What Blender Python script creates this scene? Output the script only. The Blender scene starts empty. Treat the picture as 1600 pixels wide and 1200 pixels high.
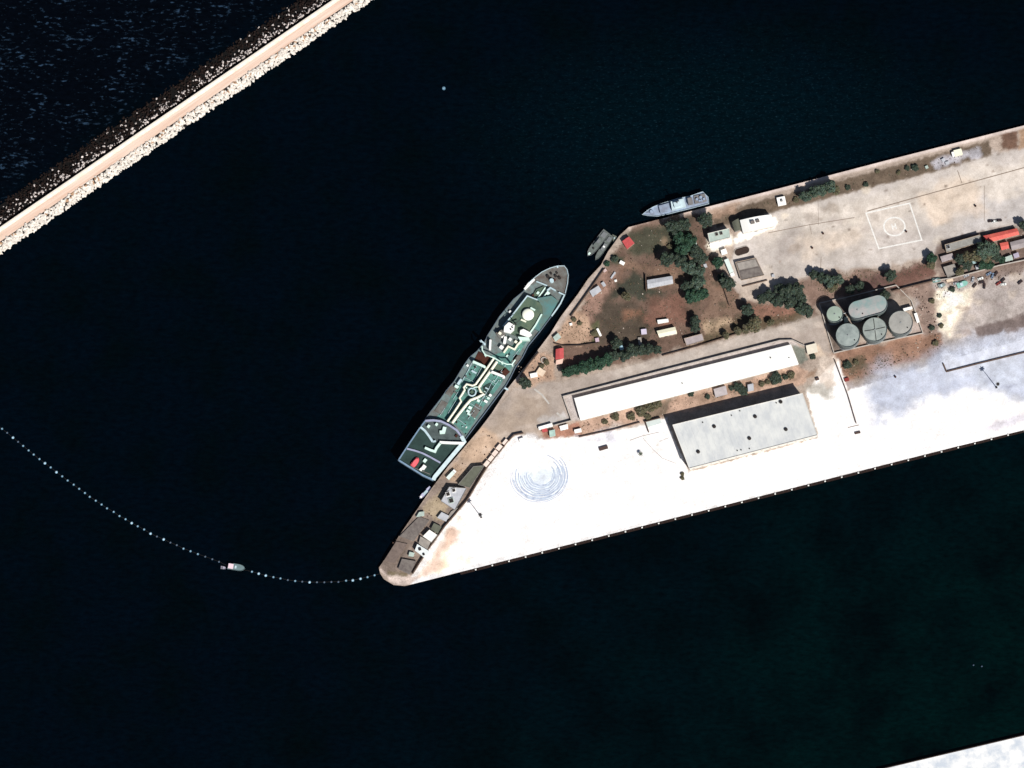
import bpy, bmesh, math, random
import numpy as np
from mathutils import Vector, Matrix
random.seed(7)
rad = math.radians
S = bpy.context.scene
C = S.collection

# ------------------------------------------------------------------ camera
PX = 0.5                      # metres per photo pixel at the aim point
G = 3.0                       # quay level above the water
DIST = 4000.0
_o = Vector((0.30, -0.954, 0)).normalized()
AIM = Vector((0, 0, G))
CAMP = AIM + DIST * (math.sin(rad(8)) * _o + Vector((0, 0, math.cos(rad(8)))))
F = (AIM - CAMP).normalized()
R = F.cross(Vector((0, 1, 0))).normalized()
U = R.cross(F)
cd = bpy.data.cameras.new('camera')
cam = bpy.data.objects.new('camera', cd)
C.objects.link(cam)
cam.matrix_world = Matrix(((R.x, U.x, -F.x, CAMP.x), (R.y, U.y, -F.y, CAMP.y), (R.z, U.z, -F.z, CAMP.z), (0, 0, 0, 1)))
cd.sensor_width = 36
cd.lens = 36 * DIST / (1600 * PX)
cd.clip_start = 10
cd.clip_end = 60000
S.camera = cam

# ------------------------------------------------------------------ light
SUN_EL = 48.0
SUN_DIR = Vector((0.60, -0.80, 0)).normalized()      # horizontal direction towards the sun
sl = bpy.data.lights.new('sun', 'SUN')
sl.energy = 5.0
sl.angle = rad(0.5)
sl.color = (1.0, 0.965, 0.91)
so = bpy.data.objects.new('sun', sl)
C.objects.link(so)
to_sun = SUN_DIR * math.cos(rad(SUN_EL)) + Vector((0, 0, math.sin(rad(SUN_EL))))
so.rotation_euler = to_sun.to_track_quat('Z', 'Y').to_euler()
so.location = (0, 0, 500)
w = bpy.data.worlds.new('World')
S.world = w
w.use_nodes = True
nt = w.node_tree
nt.nodes.clear()
sky = nt.nodes.new('ShaderNodeTexSky')
sky.sky_type = 'NISHITA'
sky.sun_disc = False
sky.sun_elevation = rad(SUN_EL)
sky.sun_rotation = math.atan2(SUN_DIR.x, SUN_DIR.y)
bg = nt.nodes.new('ShaderNodeBackground')
bg.inputs[1].default_value = 0.05
wo = nt.nodes.new('ShaderNodeOutputWorld')
nt.links.new(sky.outputs[0], bg.inputs[0])
nt.links.new(bg.outputs[0], wo.inputs[0])
S.view_settings.view_transform = 'Standard'
S.view_settings.look = 'None'
S.view_settings.gamma = 1
S.view_settings.use_curve_mapping = False
S.view_settings.exposure = 0.19

# ------------------------------------------------------------------ helpers
def P(px, py, z=G):
    """ground point (at height z) of a pixel of the 1600 x 1200 photograph"""
    d = F + R * ((px - 800) * PX / DIST) - U * ((py - 600) * PX / DIST)
    t = (z - CAMP.z) / d.z
    return CAMP + d * t

def lin(c):
    c = c / 255.0
    return c / 12.92 if c <= 0.04045 else ((c + 0.055) / 1.055) ** 2.4

K = 1.36
def alb(rgb):
    """surface colour whose sunlit picture value is about rgb"""
    return tuple(min(0.86, lin(c) / K) for c in rgb)

_mats = {}
def M(name, rgb, rough=0.75, var=0.25, scale=0.35, metal=0.0, second=None, bump=0.0, stretch=None):
    key = name
    if key in _mats:
        return _mats[key]
    m = bpy.data.materials.new(name)
    m.use_nodes = True
    n = m.node_tree.nodes
    L = m.node_tree.links
    b = n['Principled BSDF']
    a = alb(rgb)
    c2 = alb(second) if second else tuple(x * (1 - var) for x in a)
    tc = n.new('ShaderNodeNewGeometry')
    vec = tc.outputs['Position']
    if stretch:
        mp = n.new('ShaderNodeMapping')
        mp.vector_type = 'TEXTURE'
        mp.inputs['Rotation'].default_value = (0, 0, stretch[0])
        mp.inputs['Scale'].default_value = (1 / stretch[1], 1 / stretch[2], 1)
        L.new(vec, mp.inputs[0])
        vec = mp.outputs[0]
    no = n.new('ShaderNodeTexNoise')
    no.inputs['Scale'].default_value = scale
    no.inputs['Detail'].default_value = 7
    no.inputs['Roughness'].default_value = 0.65
    L.new(vec, no.inputs['Vector'])
    rp = n.new('ShaderNodeValToRGB')
    rp.color_ramp.elements[0].position = 0.36
    rp.color_ramp.elements[0].color = (*c2, 1)
    rp.color_ramp.elements[1].position = 0.62
    rp.color_ramp.elements[1].color = (*a, 1)
    L.new(no.outputs[0], rp.inputs[0])
    L.new(rp.outputs[0], b.inputs['Base Color'])
    b.inputs['Roughness'].default_value = rough
    b.inputs['Metallic'].default_value = metal
    b.inputs['Specular IOR Level'].default_value = 0.3
    if bump:
        bp = n.new('ShaderNodeBump')
        bp.inputs['Strength'].default_value = bump
        bp.inputs['Distance'].default_value = 0.3
        n2 = n.new('ShaderNodeTexNoise')
        n2.inputs['Scale'].default_value = scale * 6
        n2.inputs['Detail'].default_value = 4
        L.new(vec, n2.inputs['Vector'])
        L.new(n2.outputs[0], bp.inputs['Height'])
        L.new(bp.outputs[0], b.inputs['Normal'])
    _mats[key] = m
    return m

def attr_mat(name, rough=0.85, lo=0.72, scales=(0.16, 1.1), spec=0.2):
    """colour from the sheet's own surface colour attribute, broken up by procedural noise"""
    m = bpy.data.materials.new(name)
    m.use_nodes = True
    n = m.node_tree.nodes
    L = m.node_tree.links
    b = n['Principled BSDF']
    at = n.new('ShaderNodeAttribute')
    at.attribute_name = 'Col'
    geo = n.new('ShaderNodeNewGeometry')
    last = at.outputs['Color']
    for i, s in enumerate(scales):
        no = n.new('ShaderNodeTexNoise')
        no.inputs['Scale'].default_value = s
        no.inputs['Detail'].default_value = 6
        no.inputs['Roughness'].default_value = 0.7
        L.new(geo.outputs['Position'], no.inputs['Vector'])
        rp = n.new('ShaderNodeValToRGB')
        rp.color_ramp.elements[0].position = 0.33
        rp.color_ramp.elements[0].color = (lo, lo * 0.97, lo * 0.95, 1)
        rp.color_ramp.elements[1].position = 0.6
        rp.color_ramp.elements[1].color = (1.06, 1.05, 1.05, 1)
        L.new(no.outputs[0], rp.inputs[0])
        mx = n.new('ShaderNodeMixRGB')
        mx.blend_type = 'MULTIPLY'
        mx.inputs[0].default_value = 1
        L.new(last, mx.inputs[1])
        L.new(rp.outputs[0], mx.inputs[2])
        last = mx.outputs[0]
    L.new(last, b.inputs['Base Color'])
    b.inputs['Roughness'].default_value = rough
    b.inputs['Specular IOR Level'].default_value = spec
    return m

def tag(o, label=None, cat=None, group=None, kind=None):
    if label: o['label'] = label
    if cat: o['category'] = cat
    if group: o['group'] = group
    if kind: o['kind'] = kind
    return o

def thing(name, label, cat, loc, group=None, rotz=0.0):
    o = bpy.data.objects.new(name, None)
    o.empty_display_size = 2
    C.objects.link(o)
    o.location = loc
    o.rotation_euler = (0, 0, rotz)
    return tag(o, label, cat, group, 'thing')

def base_of(parent):
    o = Vector((0, 0, 0))
    while parent is not None:
        o += Vector(parent.location)
        parent = parent.parent
    return o

class MB:
    """collects shapes given in world coordinates (or local ones) into one mesh"""
    def __init__(s):
        s.v = []; s.f = []; s.c = None
    def add(s, vs, fs):
        k = len(s.v)
        s.v += [tuple(v) for v in vs]
        s.f += [tuple(i + k for i in f) for f in fs]
        return s
    def prism(s, poly, z0, z1, poly_bottom=None, cap0=False):
        """poly: list of (x, y) counter-clockwise or not; closed solid"""
        p = [(a[0], a[1]) for a in poly]
        q = [(a[0], a[1]) for a in (poly_bottom or poly)]
        if sum(p[i][0] * p[(i + 1) % len(p)][1] - p[(i + 1) % len(p)][0] * p[i][1] for i in range(len(p))) < 0:
            p.reverse(); q.reverse()
        n = len(p)
        vs = [(x, y, z0) for x, y in q] + [(x, y, z1) for x, y in p]
        fs = [(i, (i + 1) % n, n + (i + 1) % n, n + i) for i in range(n)]
        fs.append(tuple(range(n, 2 * n)))
        fs.append(tuple(range(n - 1, -1, -1)))
        return s.add(vs, fs)
    def box(s, c, size, rz=0.0, z0=None):
        """c centre; with z0 the box stands on z0"""
        hx, hy, hz = size[0] / 2, size[1] / 2, size[2] / 2
        cz = c[2] if z0 is None else z0 + hz
        ca, sa = math.cos(rz), math.sin(rz)
        pts = [(c[0] + x * ca - y * sa, c[1] + x * sa + y * ca) for x, y in ((-hx, -hy), (hx, -hy), (hx, hy), (-hx, hy))]
        return s.prism(pts, cz - hz, cz + hz)
    def cyl(s, c, r, z0, z1, n=20, r1=None):
        r1 = r if r1 is None else r1
        a = [(c[0] + r1 * math.cos(2 * math.pi * i / n), c[1] + r1 * math.sin(2 * math.pi * i / n)) for i in range(n)]
        b = [(c[0] + r * math.cos(2 * math.pi * i / n), c[1] + r * math.sin(2 * math.pi * i / n)) for i in range(n)]
        return s.prism(a, z0, z1, b)
    def sphere(s, c, r, n=20, m=12, squash=1.0, half=False):
        vs = []; fs = []
        lo = 0 if half else -math.pi / 2
        for j in range(m + 1):
            t = lo + (math.pi / 2 - lo) * j / m
            for i in range(n):
                a = 2 * math.pi * i / n
                vs.append((c[0] + r * math.cos(t) * math.cos(a), c[1] + r * math.cos(t) * math.sin(a), c[2] + r * squash * math.sin(t)))
        for j in range(m):
            for i in range(n):
                fs.append((j * n + i, j * n + (i + 1) % n, (j + 1) * n + (i + 1) % n, (j + 1) * n + i))
        return s.add(vs, fs)
    def tube(s, path, r, n=8):
        path = [Vector(p) for p in path]
        vs = []; fs = []
        for k, p in enumerate(path):
            d = (path[min(k + 1, len(path) - 1)] - path[max(k - 1, 0)]).normalized()
            a = d.cross(Vector((0, 0, 1)))
            if a.length < 1e-3: a = d.cross(Vector((1, 0, 0)))
            a.normalize(); b = d.cross(a)
            rr = r[k] if isinstance(r, (list, tuple)) else r
            for i in range(n):
                t = 2 * math.pi * i / n
                vs.append(p + a * (rr * math.cos(t)) + b * (rr * math.sin(t)))
        for k in range(len(path) - 1):
            for i in range(n):
                fs.append((k * n + i, k * n + (i + 1) % n, (k + 1) * n + (i + 1) % n, (k + 1) * n + i))
        fs.append(tuple(range(n))); fs.append(tuple(range((len(path) - 1) * n, len(path) * n)))
        return s.add(vs, fs)
    def strip(s, path, wd, z0, z1, closed=False):
        """a wall of width wd along a plan path, mitred at its corners"""
        p = [Vector((a[0], a[1], 0)) for a in path]
        n = len(p)
        L_, R_ = [], []
        for i in range(n):
            if closed:
                a, b = p[i - 1], p[(i + 1) % n]
                d0 = (p[i] - a).normalized(); d1 = (b - p[i]).normalized()
            else:
                d0 = (p[i] - p[max(i - 1, 0)]); d1 = (p[min(i + 1, n - 1)] - p[i])
                d0 = d1 if d0.length < 1e-6 else d0
                d1 = d0 if d1.length < 1e-6 else d1
                d0 = d0.normalized(); d1 = d1.normalized()
            t = (d0 + d1).normalized()
            nn = Vector((-t.y, t.x, 0))
            k = max(0.5, nn.dot(Vector((-d0.y, d0.x, 0))))
            L_.append(p[i] + nn * (wd / 2 / k)); R_.append(p[i] - nn * (wd / 2 / k))
        vs = []
        for i in range(n):
            vs += [(L_[i].x, L_[i].y, z0), (R_[i].x, R_[i].y, z0), (R_[i].x, R_[i].y, z1), (L_[i].x, L_[i].y, z1)]
        fs = []
        for i in range(n if closed else n - 1):
            a, b = i * 4, ((i + 1) % n) * 4
            for e in range(4):
                fs.append((a + e, a + (e + 1) % 4, b + (e + 1) % 4, b + e))
        if not closed:
            fs.append((0, 1, 2, 3)); e = (n - 1) * 4; fs.append((e, e + 1, e + 2, e + 3))
        return s.add(vs, fs)
    def build(s, name, mat, parent=None, local=False, smooth=False, bevel=0.0):
        me = bpy.data.meshes.new(name)
        o0 = Vector((0, 0, 0)) if local else base_of(parent)
        me.from_pydata([(x - o0.x, y - o0.y, z - o0.z) for x, y, z in s.v], [], s.f)
        bm = bmesh.new(); bm.from_mesh(me)
        bmesh.ops.recalc_face_normals(bm, faces=bm.faces)
        if bevel:
            bmesh.ops.bevel(bm, geom=[e for e in bm.edges if len(e.link_faces) == 2 and e.calc_face_angle(0) > 0.5], offset=bevel, segments=2, affect='EDGES', clamp_overlap=True)
        bm.to_mesh(me); bm.free()
        me.materials.append(mat)
        if smooth:
            me.polygons.foreach_set('use_smooth', [True] * len(me.polygons))
        o = bpy.data.objects.new(name, me)
        C.objects.link(o)
        if parent is not None: o.parent = parent
        return o

def px_poly(pts, z=G):
    return [P(x, y, z) for x, y in pts]

# ------------------------------------------------------------------ 2-D noise for soil and concrete stains
def vnoise(X, Y, scale, seed):
    rng = np.random.RandomState(seed)
    T = rng.rand(256, 256)
    x = X / scale; y = Y / scale
    xi = np.floor(x).astype(int); yi = np.floor(y).astype(int)
    fx = x - xi; fy = y - yi
    fx = fx * fx * (3 - 2 * fx); fy = fy * fy * (3 - 2 * fy)
    g = lambda a, b: T[a % 256, b % 256]
    return (g(xi, yi) * (1 - fx) + g(xi + 1, yi) * fx) * (1 - fy) + (g(xi, yi + 1) * (1 - fx) + g(xi + 1, yi + 1) * fx) * fy

def fbm(X, Y, scale, seed, octv=4):
    r = 0; a = 0.5; t = 0
    for k in range(octv):
        r = r + a * vnoise(X, Y, scale / 2 ** k, seed + k * 17); t += a; a *= 0.55
    return r / t

def sdist(X, Y, poly):
    """signed distance in pixels, positive inside"""
    d = np.full(X.shape, 1e9); ins = np.zeros(X.shape, bool)
    n = len(poly)
    for i in range(n):
        x0, y0 = poly[i]; x1, y1 = poly[(i + 1) % n]
        ex, ey = x1 - x0, y1 - y0
        t = np.clip(((X - x0) * ex + (Y - y0) * ey) / (ex * ex + ey * ey), 0, 1)
        d = np.minimum(d, (X - x0 - t * ex) ** 2 + (Y - y0 - t * ey) ** 2)
        c = ((y0 > Y) != (y1 > Y))
        xx = x0 + (Y - y0) * ex / (ey if abs(ey) > 1e-9 else 1e-9)
        ins ^= c & (X < xx)
    d = np.sqrt(d)
    return np.where(ins, d, -d)

def smooth01(t):
    t = np.clip(t, 0, 1)
    return t * t * (3 - 2 * t)

def clip_cell(poly, x0, x1, y0, y1):
    for ax, val, sg in ((0, x0, 1), (0, x1, -1), (1, y0, 1), (1, y1, -1)):
        out = []
        n = len(poly)
        for i in range(n):
            a, b = poly[i], poly[(i + 1) % n]
            da, db = (a[ax] - val) * sg, (b[ax] - val) * sg
            if da >= 0: out.append(a)
            if (da >= 0) != (db >= 0):
                t = da / (da - db)
                out.append((a[0] + (b[0] - a[0]) * t, a[1] + (b[1] - a[1]) * t))
        poly = out
        if len(poly) < 3: return []
    return poly

def sheet(name, poly, z, mat, step=2.0):
    """a level sheet over a plan outline (photo pixels), gridded so that soil and stain colours can vary over it"""
    xs = [p[0] for p in poly]; ys = [p[1] for p in poly]
    gx = np.arange(math.floor(min(xs) / step) * step, max(xs) + step, step)
    gy = np.arange(math.floor(min(ys) / step) * step, max(ys) + step, step)
    X, Y = np.meshgrid(gx, gy, indexing='ij')
    sd = sdist(X, Y, poly)
    idx = {}; V = []; Fc = []
    def vid(x, y):
        k = (round(x, 3), round(y, 3))
        if k not in idx:
            idx[k] = len(V); V.append(k)
        return idx[k]
    for i in range(len(gx) - 1):
        for j in range(len(gy) - 1):
            m = min(sd[i, j], sd[i + 1, j], sd[i, j + 1], sd[i + 1, j + 1])
            Mx = max(sd[i, j], sd[i + 1, j], sd[i, j + 1], sd[i + 1, j + 1])
            if Mx < -step * 1.5: continue
            if m > 0.01:
                Fc.append((vid(gx[i], gy[j]), vid(gx[i + 1], gy[j]), vid(gx[i + 1], gy[j + 1]), vid(gx[i], gy[j + 1])))
            else:
                c = clip_cell(poly, gx[i], gx[i + 1], gy[j], gy[j + 1])
                ids = []
                for q in c:
                    k = vid(*q)
                    if k not in ids: ids.append(k)
                if len(ids) >= 3: Fc.append(tuple(ids))
    A = np.array(V)
    col = paint(A[:, 0], A[:, 1])
    me = bpy.data.meshes.new(name)
    me.from_pydata([tuple(P(x, y, z)) for x, y in V], [], [tuple(reversed(f)) for f in Fc])
    at = me.color_attributes.new('Col', 'FLOAT_COLOR', 'POINT')
    buf = np.ones((len(V), 4), np.float32); buf[:, :3] = col
    at.data.foreach_set('color', buf.ravel())
    me.materials.append(mat)
    o = bpy.data.objects.new(name, me)
    C.objects.link(o)
    o['kind'] = 'structure'
    return o
# ------------------------------------------------------------------ ground colours (soil, concrete, stains, painted tank shade)
LAND = [(592, 887), (594, 896), (600, 905), (615, 914), (632, 915.5), (645, 912.5), (1600, 671), (1760, 630.5),
        (1760, 155), (1600, 196), (1380, 252), (1200, 299), (1110, 322), (982, 355), (968, 368), (950, 393), (939, 414),
        (919, 435.5), (902.5, 460), (876, 495), (860, 521), (835, 554), (810, 586), (791, 610), (768, 646), (749, 671), (700, 729), (673, 765), (647, 803), (623, 838), (597, 880)]
SOUTH_YARD = [(652, 903), (690, 848), (752, 766), (800, 697), (822, 684), (845, 687), (905, 683), (1010, 664), (1040, 654),
              (1076, 738), (1279, 684), (1260, 612), (1292, 575), (1310, 560), (1325, 610), (1470, 565), (1600, 530), (1760, 480), (1760, 631), (1600, 672)]
ROAD = [(1283, 492), (1298, 552), (1262, 545), (1238, 528), (1216, 529), (878, 616), (890, 656), (840, 668), (822, 676), (800, 688), (712, 737),
        (752, 668), (803, 607), (850, 598), (880, 596), (960, 578), (1090, 544), (1250, 502)]
APRON = [(1150, 375), (1206, 328), (1300, 305), (1450, 268), (1560, 236), (1760, 190), (1760, 350), (1600, 352), (1532, 362), (1474, 382),
         (1462, 398), (1390, 418), (1290, 424), (1240, 438), (1200, 446), (1150, 460), (1140, 430)]
YARD = [(985, 362), (1010, 350), (1085, 330), (1112, 345), (1110, 390), (1135, 440), (1165, 470), (1275, 480), (1280, 492), (1090, 538), (960, 572), (876, 592),
        (866, 560), (870, 520), (925, 462), (945, 424), (962, 385)]
WALK = [(700, 742), (795, 612), (842, 545), (866, 520), (943, 418), (948, 408), (939, 414), (860, 517), (791, 602), (697, 731)]

WHITE = (268, 266, 262)
# outline, colour, softness px, raggedness px, strength, inner mottling, mottling scale
REG = [
    (APRON, (197, 190, 184), 5, 8, 1, .22, 40),
    ([(1175, 345), (1300, 322), (1450, 282), (1600, 243), (1760, 203), (1760, 290), (1560, 330), (1430, 350), (1340, 372), (1260, 400)], (218, 209, 197), 14, 26, .6, .2, 30),
    ([(1200, 372), (1290, 352), (1345, 342), (1352, 395), (1250, 432), (1195, 428)], (188, 180, 172), 12, 20, .7, .2, 30),
    ([(1520, 320), (1600, 300), (1760, 270), (1760, 345), (1590, 350), (1500, 365)], (196, 192, 190), 8, 16, .8, .15, 20),
    ([(1106, 338), (1200, 311), (1380, 264), (1546, 219), (1551, 242), (1440, 274), (1300, 308), (1205, 332), (1120, 356)], (112, 98, 84), 2.5, 3, 1, .3, 14),
    ([(1455, 252), (1535, 230), (1535, 242), (1462, 262)], (196, 196, 205), 4, 7, .75, .3, 8),
    ([(1563, 208), (1592, 201), (1592, 232), (1565, 236)], (112, 82, 66), 3, 5, .9, .35, 10),
    ([(1592, 200), (1640, 186), (1640, 230), (1592, 232)], (172, 140, 112), 3, 4, .8, .3, 12),
    ([(1108, 327), (1200, 303.5), (1380, 257), (1600, 201), (1760, 160), (1760, 152), (1600, 193), (1380, 249), (1200, 296), (1108, 320)], (214, 200, 192), 1.5, 1, 1, .15, 12),
    ([(984, 360), (1108, 329), (1108, 320), (980, 353)], (208, 190, 178), 1.5, 1.5, 1, .2, 12),
    # planted yard of the western corner
    (YARD, (118, 97, 85), 5, 10, 1, .3, 22),
    ([(985, 372), (1030, 352), (1060, 352), (1060, 395), (1010, 402), (985, 392)], (66, 72, 58), 9, 14, .85, .25, 14),
    ([(960, 440), (990, 428), (1012, 432), (1012, 452), (1040, 458), (1000, 470), (960, 462)], (58, 64, 54), 7, 10, .9, .2, 12),
    ([(930, 470), (985, 470), (1020, 500), (1010, 530), (940, 535), (928, 505)], (76, 70, 60), 9, 16, .8, .3, 12),
    ([(972, 482), (1000, 480), (1005, 496), (975, 500)], (138, 102, 82), 8, 10, .8, .2, 9),
    ([(1015, 465), (1070, 460), (1082, 498), (1050, 512), (1010, 500)], (136, 99, 85), 8, 12, .75, .3, 12),
    ([(1060, 365), (1082, 362), (1082, 400), (1060, 398)], (62, 78, 56), 6, 8, .8, .2, 9),
    ([(1030, 375), (1042, 372), (1048, 395), (1036, 400)], (150, 128, 106), 4, 6, .7, .3, 6),
    ([(975, 405), (990, 410), (1040, 422), (1072, 436), (1085, 455), (1075, 458), (1050, 436), (1010, 426), (968, 418), (960, 408)], (142, 116, 98), 5, 6, .75, .2, 10),
    ([(938, 420), (960, 412), (975, 420), (955, 440), (930, 462), (918, 462)], (134, 112, 100), 5, 8, .8, .35, 7),
    ([(958, 398), (975, 402), (972, 412), (955, 412)], (60, 76, 60), 4, 5, .8, .2, 6),
    ([(905, 492), (944, 430), (962, 421), (958, 446), (940, 474), (922, 500)], (158, 128, 114), 5, 8, .85, .35, 7),
    ([(866, 524), (898, 487), (914, 490), (923, 515), (924, 536), (880, 540), (866, 537)], (196, 166, 142), 4, 7, 1, .14, 14),
    ([(924, 505), (934, 500), (936, 535), (926, 535)], (84, 92, 62), 3, 5, .8, .3, 5),
    ([(1095, 440), (1128, 432), (1150, 470), (1160, 500), (1110, 520), (1090, 500), (1110, 470)], (140, 116, 100), 7, 12, .8, .3, 14),
    ([(1098, 505), (1138, 500), (1132, 525), (1108, 530)], (198, 174, 146), 6, 10, .75, .3, 9),
    ([(1175, 480), (1250, 476), (1250, 492), (1200, 502), (1170, 505)], (156, 116, 100), 5, 8, .8, .3, 10),
    ([(1150, 500), (1255, 488), (1260, 500), (1100, 537), (1098, 525)], (92, 82, 62), 4, 7, .75, .3, 9),
    ([(1150, 445), (1205, 432), (1215, 445), (1190, 470), (1160, 470)], (200, 186, 172), 4, 6, .8, .25, 8),
    ([(880, 560), (960, 545), (965, 560), (880, 580)], (128, 92, 80), 5, 8, .7, .3, 10),
    # roads and strips
    (ROAD, (170, 159, 150), 2.5, 2.5, 1, .12, 30),
    ([(1090, 543), (1250, 503), (1275, 496), (1280, 510), (1100, 560), (960, 592), (958, 580)], (190, 181, 172), 5, 6, .7, .12, 20),
    ([(712, 737), (752, 668), (800, 620), (850, 612), (860, 640), (800, 688)], (172, 155, 138), 12, 18, .7, .2, 24),
    ([(800, 560), (850, 545), (868, 560), (862, 590), (830, 604), (806, 604)], (196, 164, 140), 5, 10, .8, .4, 9),
    ([(880, 617), (1218, 531), (1240, 530), (1252, 545), (1236, 539), (897, 622), (906, 657), (893, 656)], (196, 188, 184), 1.5, 1.5, 1, .12, 12),
    ([(1236, 539), (1258, 545), (1262, 562), (1248, 569)], (124, 132, 122), 2, 3, .9, .2, 8),
    ([(1262, 545), (1280, 538), (1290, 556), (1262, 560)], (214, 196, 176), 3, 5, .9, .25, 9),
    ([(903, 660), (1248, 572), (1262, 580), (1256, 600), (1042, 650), (1008, 663), (905, 686)], (196, 166, 146), 2.5, 4, 1, .3, 12),
    ([(1000, 640), (1048, 625), (1040, 650), (1012, 660)], (120, 108, 92), 4, 6, .8, .3, 7),
    ([(1092, 616), (1244, 579), (1250, 590), (1095, 630)], (150, 126, 108), 4, 7, .75, .4, 6),
    ([(845, 672), (905, 660), (908, 680), (850, 688)], (172, 124, 104), 2.5, 4, .9, .3, 8),
    (WALK, (190, 176, 166), 1.5, 1.5, 1, .16, 14),
    # eastern ground
    ([(1300, 552), (1440, 520), (1475, 512), (1480, 545), (1400, 572), (1330, 595), (1312, 600)], (150, 118, 100), 5, 9, 1, .35, 16),
    ([(1322, 562), (1352, 556), (1356, 576), (1330, 582)], (96, 88, 70), 5, 8, .8, .2, 8),
    ([(1420, 452), (1480, 438), (1600, 425), (1760, 400), (1760, 480), (1600, 520), (1475, 552), (1470, 520), (1445, 520)], (184, 175, 170), 5, 10, 1, .25, 24),
    ([(1458, 456), (1525, 452), (1515, 480), (1495, 495), (1482, 520), (1470, 512)], (246, 232, 212), 8, 14, .9, .2, 12),
    ([(1395, 452), (1450, 440), (1470, 470), (1465, 520), (1440, 520), (1430, 470)], (150, 128, 116), 4, 8, .9, .35, 8),
    ([(1385, 430), (1452, 405), (1462, 425), (1450, 440), (1395, 455)], (132, 106, 96), 4, 7, .95, .3, 12),
    ([(1466, 425), (1600, 400), (1600, 425), (1530, 440), (1480, 445)], (130, 112, 104), 5, 8, .8, .4, 7),
    ([(1470, 375), (1532, 362), (1600, 352), (1650, 345), (1650, 405), (1470, 425), (1458, 405)], (116, 98, 90), 4, 5, .9, .3, 10),
    ([(1240, 445), (1290, 425), (1395, 420), (1390, 452), (1290, 470), (1275, 482)], (138, 112, 100), 5, 9, .85, .35, 12),
    # south yard: pale concrete, grey-blue spill
    ([(641, 918), (641, 903), (669, 859), (695, 823), (730, 782), (760, 732), (793, 691), (803, 682), (822, 679), (845, 687), (905, 683), (1010, 664), (1040, 654), (1076, 738), (1279, 684), (1260, 612), (1292, 575), (1310, 560), (1325, 610), (1470, 565), (1600, 530), (1760, 480), (1760, 660), (1600, 690)], WHITE, 2.5, 3, 1, .04, 60),
    ([(1328, 604), (1400, 572), (1470, 545), (1560, 520), (1760, 470), (1760, 585), (1600, 628), (1545, 618), (1490, 620), (1450, 640), (1400, 652), (1368, 672), (1352, 652), (1338, 620)], (186, 194, 212), 24, 22, .95, .16, 26),
    ([(1480, 555), (1600, 522), (1760, 480), (1760, 520), (1600, 560), (1485, 585)], (214, 220, 232), 14, 14, .7, .12, 14),
    ([(1520, 668), (1600, 645), (1760, 605), (1760, 622), (1600, 660), (1540, 678)], (206, 204, 216), 7, 7, .8, .15, 12),
    ([(1430, 692), (1520, 672), (1520, 680), (1440, 704)], (224, 226, 236), 4, 7, .7, .3, 10),
    ([(1262, 600), (1300, 592), (1310, 612), (1290, 622), (1262, 618)], (176, 172, 162), 6, 10, .85, .25, 10),
    ([(1276, 556), (1304, 556), (1308, 605), (1276, 600)], (212, 198, 184), 5, 8, .8, .25, 9),
    ([(1266, 580), (1276, 578), (1272, 588), (1258, 590)], (150, 122, 100), 3, 4, .8, .3, 6),
    ([(900, 682), (955, 672), (962, 690), (930, 694)], (206, 208, 220), 6, 10, .8, .3, 8),
    ([(955, 668), (1008, 664), (1040, 680), (1060, 720), (1040, 700), (990, 690)], (232, 238, 236), 10, 12, .5, .3, 12),
    ([(800, 720), (822, 718), (884, 728), (888, 760), (860, 782), (815, 776), (800, 752)], (206, 222, 238), 12, 10, .75, .2, 9),
    ([(823, 678), (850, 684), (862, 720), (826, 718)], (222, 226, 232), 9, 12, .6, .3, 10),
    ([(648, 904), (672, 872), (704, 822), (720, 828), (712, 846), (690, 868), (700, 886), (668, 903)], (224, 190, 166), 7, 10, .7, .3, 10),
    ([(690, 866), (735, 850), (770, 862), (740, 884), (690, 896)], (250, 236, 200), 12, 14, .6, .3, 12),
    ([(700, 818), (730, 790), (765, 765), (760, 790), (730, 826)], (250, 232, 212), 10, 12, .6, .3, 12),
    # narrow western quay
    ([(592, 887), (622, 838), (690, 742), (752, 700), (818, 676), (803, 680), (793, 691), (760, 732), (730, 782), (695, 823), (669, 859), (641, 903), (615, 914)], (142, 128, 118), 1.5, 1.5, 1, .25, 12),
    ([(690, 745), (722, 702), (752, 668), (790, 690), (752, 730), (712, 755)], (196, 170, 146), 5, 8, .85, .25, 10),
    ([(594, 884), (622, 842), (650, 812), (664, 820), (640, 850), (622, 884)], (118, 106, 98), 4, 5, .9, .22, 8),
    ([(660, 790), (690, 768), (700, 790), (690, 815), (670, 808)], (178, 162, 136), 4, 6, .85, .3, 7),
    ([(594, 890), (606, 898), (640, 900), (655, 903), (640, 913), (615, 914)], (222, 206, 196), 2.5, 3, 1, .25, 7),
    ([(606, 892), (636, 896), (636, 902), (606, 899)], (116, 106, 80), 2.5, 3, .8, .3, 5),
    ([(1520, 512), (1600, 491), (1760, 450), (1760, 475), (1600, 512), (1530, 526)], (124, 110, 106), 3, 5, .92, .22, 12),
    ([(1146, 374), (1158, 360), (1212, 337), (1217, 350), (1170, 374), (1148, 380)], (268, 262, 246), 2.5, 4, .95, .1, 10),
    ([(1392, 432), (1455, 409), (1462, 428), (1396, 452)], (116, 86, 76), 2.5, 4, .9, .25, 10),
    ([(1318, 447), (1385, 421), (1396, 448), (1345, 455)], (104, 78, 74), 4, 6, .85, .3, 8),
    ([(1460, 458), (1512, 452), (1500, 486), (1484, 520), (1472, 512)], (264, 252, 228), 7, 14, .85, .2, 9),
    ([(650, 902), (668, 880), (690, 846), (700, 850), (684, 872), (700, 886), (668, 902)], (224, 194, 172), 6, 9, .6, .3, 8),
    ([(700, 824), (716, 818), (714, 840), (694, 858)], (222, 186, 162), 5, 8, .6, .3, 7),
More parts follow.
